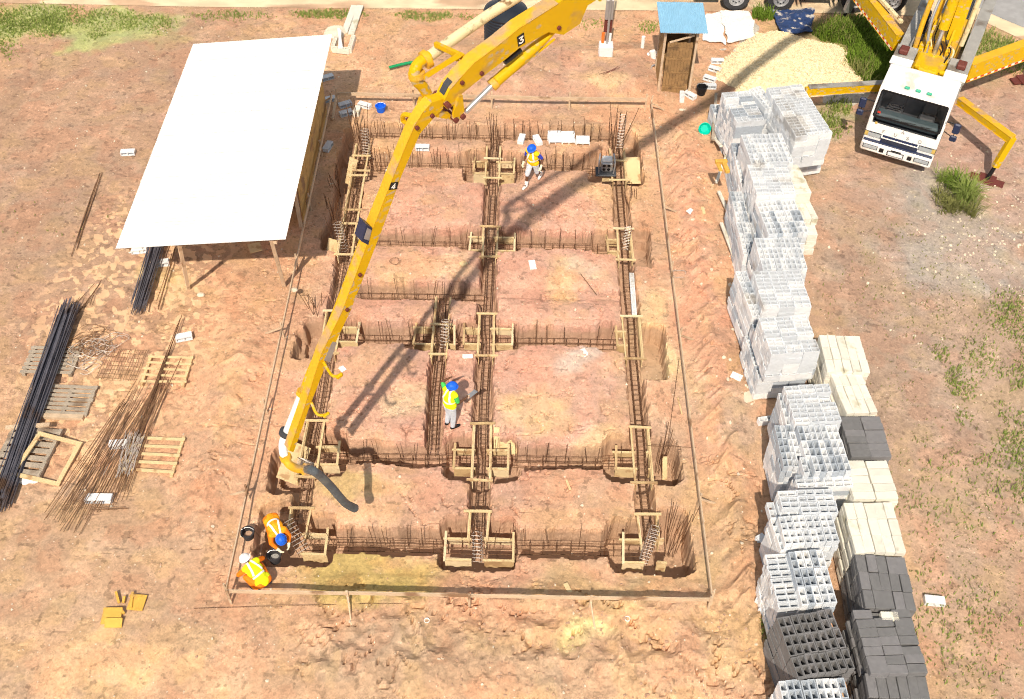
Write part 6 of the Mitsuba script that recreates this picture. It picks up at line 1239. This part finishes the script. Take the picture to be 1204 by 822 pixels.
    for s in 'LR':
        an, to = J['an' + s], J['to' + s]; d = unit((to - an) * (1, 1, 0)); fl = V(0, 0, 1)
        put('boot', blend([(an + (J['kn' + s] - an) * cl.get('boot_h', .35), an, .066, .058), (V(an[0], an[1], an[2] - .03) - d * .02, to + d * .02 - V(0, 0, .0), .056, .046)], .02, 3), cl['boot'])
        if cl.get('glove'):
            dd = J['wr' + s] - J['el' + s]; side = np.cross(unit(dd), up); th_ = fwd_ - unit(dd) * (fwd_ @ unit(dd)) + .01
            put('glove', blend([(J['wr' + s] - unit(dd) * .05, J['wr' + s], .042, .040)] + [(a, b, ra + .008, rb + .008) for a, b, ra, rb in hand_bones(J['wr' + s], dd, side if s == 'L' else -side, th_)], .012, 3), cl['glove'])
    return t, M
def W_(M, p): return (M @ np.append(V(*p), 1))[:3]
# man with trowel, standing, seen from behind, facing away to the right
o = V(*(-1.444, 15.578, 0.000)); o[2] = gz(o[0], o[1])
JA = dict(pelvis=(0, 0, .98), chest=(0, .03, 1.28), neck=(0, .06, 1.50), head=(.02, .11, 1.64), shL=(-.19, .04, 1.45), shR=(.19, .05, 1.45), hipL=(-.09, 0, .93), hipR=(.09, 0, .93),
          knL=(-.11, .05, .52), knR=(.10, .03, .52), anL=(-.12, -.02, .09), anR=(.10, -.02, .09), toL=(-.15, .15, .04), toR=(.15, .15, .04),
          elL=(-.36, .10, 1.55), wrL=(-.20, .20, 1.74), elR=(.26, .08, 1.17), wrR=(.24, .34, 1.12))
tA, MA = person('person in yellow vest and blue hard hat standing on a soil pad holding a trowel', o, -.75, JA, (.35, .95, -.15), dict(hat='m_blue_hat', vest='m_hivis_yellow', sleeve='m_green_shirt', sleeve_len=.75, trousers='m_trouser', boot='m_black', boot_h=.75, leg_len=1.0))
t = thing('trowel', 'grey steel plasterer trowel held out by the man in the yellow vest', 'trowel')
hb = V(.23, .43, 1.10); obj('handle', cyl(W_(MA, hb - V(0, .03, 0)), W_(MA, hb + V(0, .1, .0)), .016, 10), 'm_timber', t, smooth=40)
obj('blade', box((0, .22, -.03), (.13, .28, .006), MA @ frame(hb, (1, 0, 0), (0, 1, 0), (0, 0, 1)), .002), 'm_steel', t)
# walking man, towards the camera
o = V(*(0.519, 24.649, 0.000)); o[2] = gz(o[0], o[1])
JB = dict(pelvis=(0, 0, .93), chest=(0, .05, 1.22), neck=(0, .09, 1.44), head=(0, .15, 1.58), shL=(-.19, .08, 1.39), shR=(.19, .07, 1.39), hipL=(-.09, 0, .89), hipR=(.09, 0, .89),
          knL=(-.10, -.10, .48), knR=(.10, .22, .52), anL=(-.10, -.42, .22), anR=(.10, .26, .10), toL=(-.10, -.28, .08), toR=(.11, .44, .05),
          elL=(-.32, -.06, 1.14), wrL=(-.36, .12, .96), elR=(.27, .04, 1.12), wrR=(.30, .14, .88))
person('person in amber vest, grey shorts and white boots walking past the blocks', o, math.pi - .5, JB, (0, .9, -.35), dict(hat='m_blue_hat', vest='m_hivis_amber', sleeve='m_blue_shirt', sleeve_len=.75, trousers='m_trouser', leg_len=.5, boot='m_reflect', boot_h=.3, glove='m_glove'))
# bending man beside the left cage
o = V(*(-5.159, 12.483, 0.000)); o[2] = -.1
JC = dict(pelvis=(0, -.14, .84), chest=(0, .22, .90), neck=(0, .46, .84), head=(0, .60, .78), shL=(-.19, .38, .86), shR=(.19, .38, .86), hipL=(-.10, -.12, .84), hipR=(.10, -.12, .84),
          knL=(-.15, .08, .46), knR=(.15, .08, .46), anL=(-.17, -.06, .09), anR=(.17, -.06, .09), toL=(-.2, .12, .04), toR=(.2, .12, .04),
          elL=(-.26, .46, .60), wrL=(-.16, .62, .42), elR=(.26, .46, .60), wrR=(.14, .64, .42))
person('person in orange overalls and blue hard hat bending over the left cage', o, -2.60, JC, (0, .75, -.65), scale=.80, cl=dict(hat='m_blue_hat', vest='m_hivis_orange2', sleeve='m_hivis_orange', sleeve_len=1.7, trousers='m_hivis_orange', boot='m_black', glove='m_glove'))
# crouching man with the white hat
o = V(*(-5.275, 11.277, 0.000)); o[2] = gz(o[0], o[1]) - .02
JD = dict(pelvis=(0, -.16, .40), chest=(0, .14, .60), neck=(0, .34, .70), head=(0, .46, .76), shL=(-.19, .27, .67), shR=(.19, .27, .67), hipL=(-.10, -.15, .38), hipR=(.10, -.15, .38),
          knL=(-.24, .22, .46), knR=(.22, .20, .46), anL=(-.19, -.06, .09), anR=(.18, -.08, .09), toL=(-.22, .13, .04), toR=(.21, .11, .04),
          elL=(-.32, .42, .44), wrL=(-.20, .56, .26), elR=(.38, .34, .46), wrR=(.40, .50, .26))
person('person in orange overalls, yellow vest and white hard hat crouching in the near left corner', o, .85, JD, (-.3, .8, -.5), scale=.85, cl=dict(hat='m_white', vest='m_hivis_yellow', sleeve='m_hivis_orange', sleeve_len=1.0, trousers='m_hivis_orange', boot='m_chassis', glove='m_hivis_yellow'))
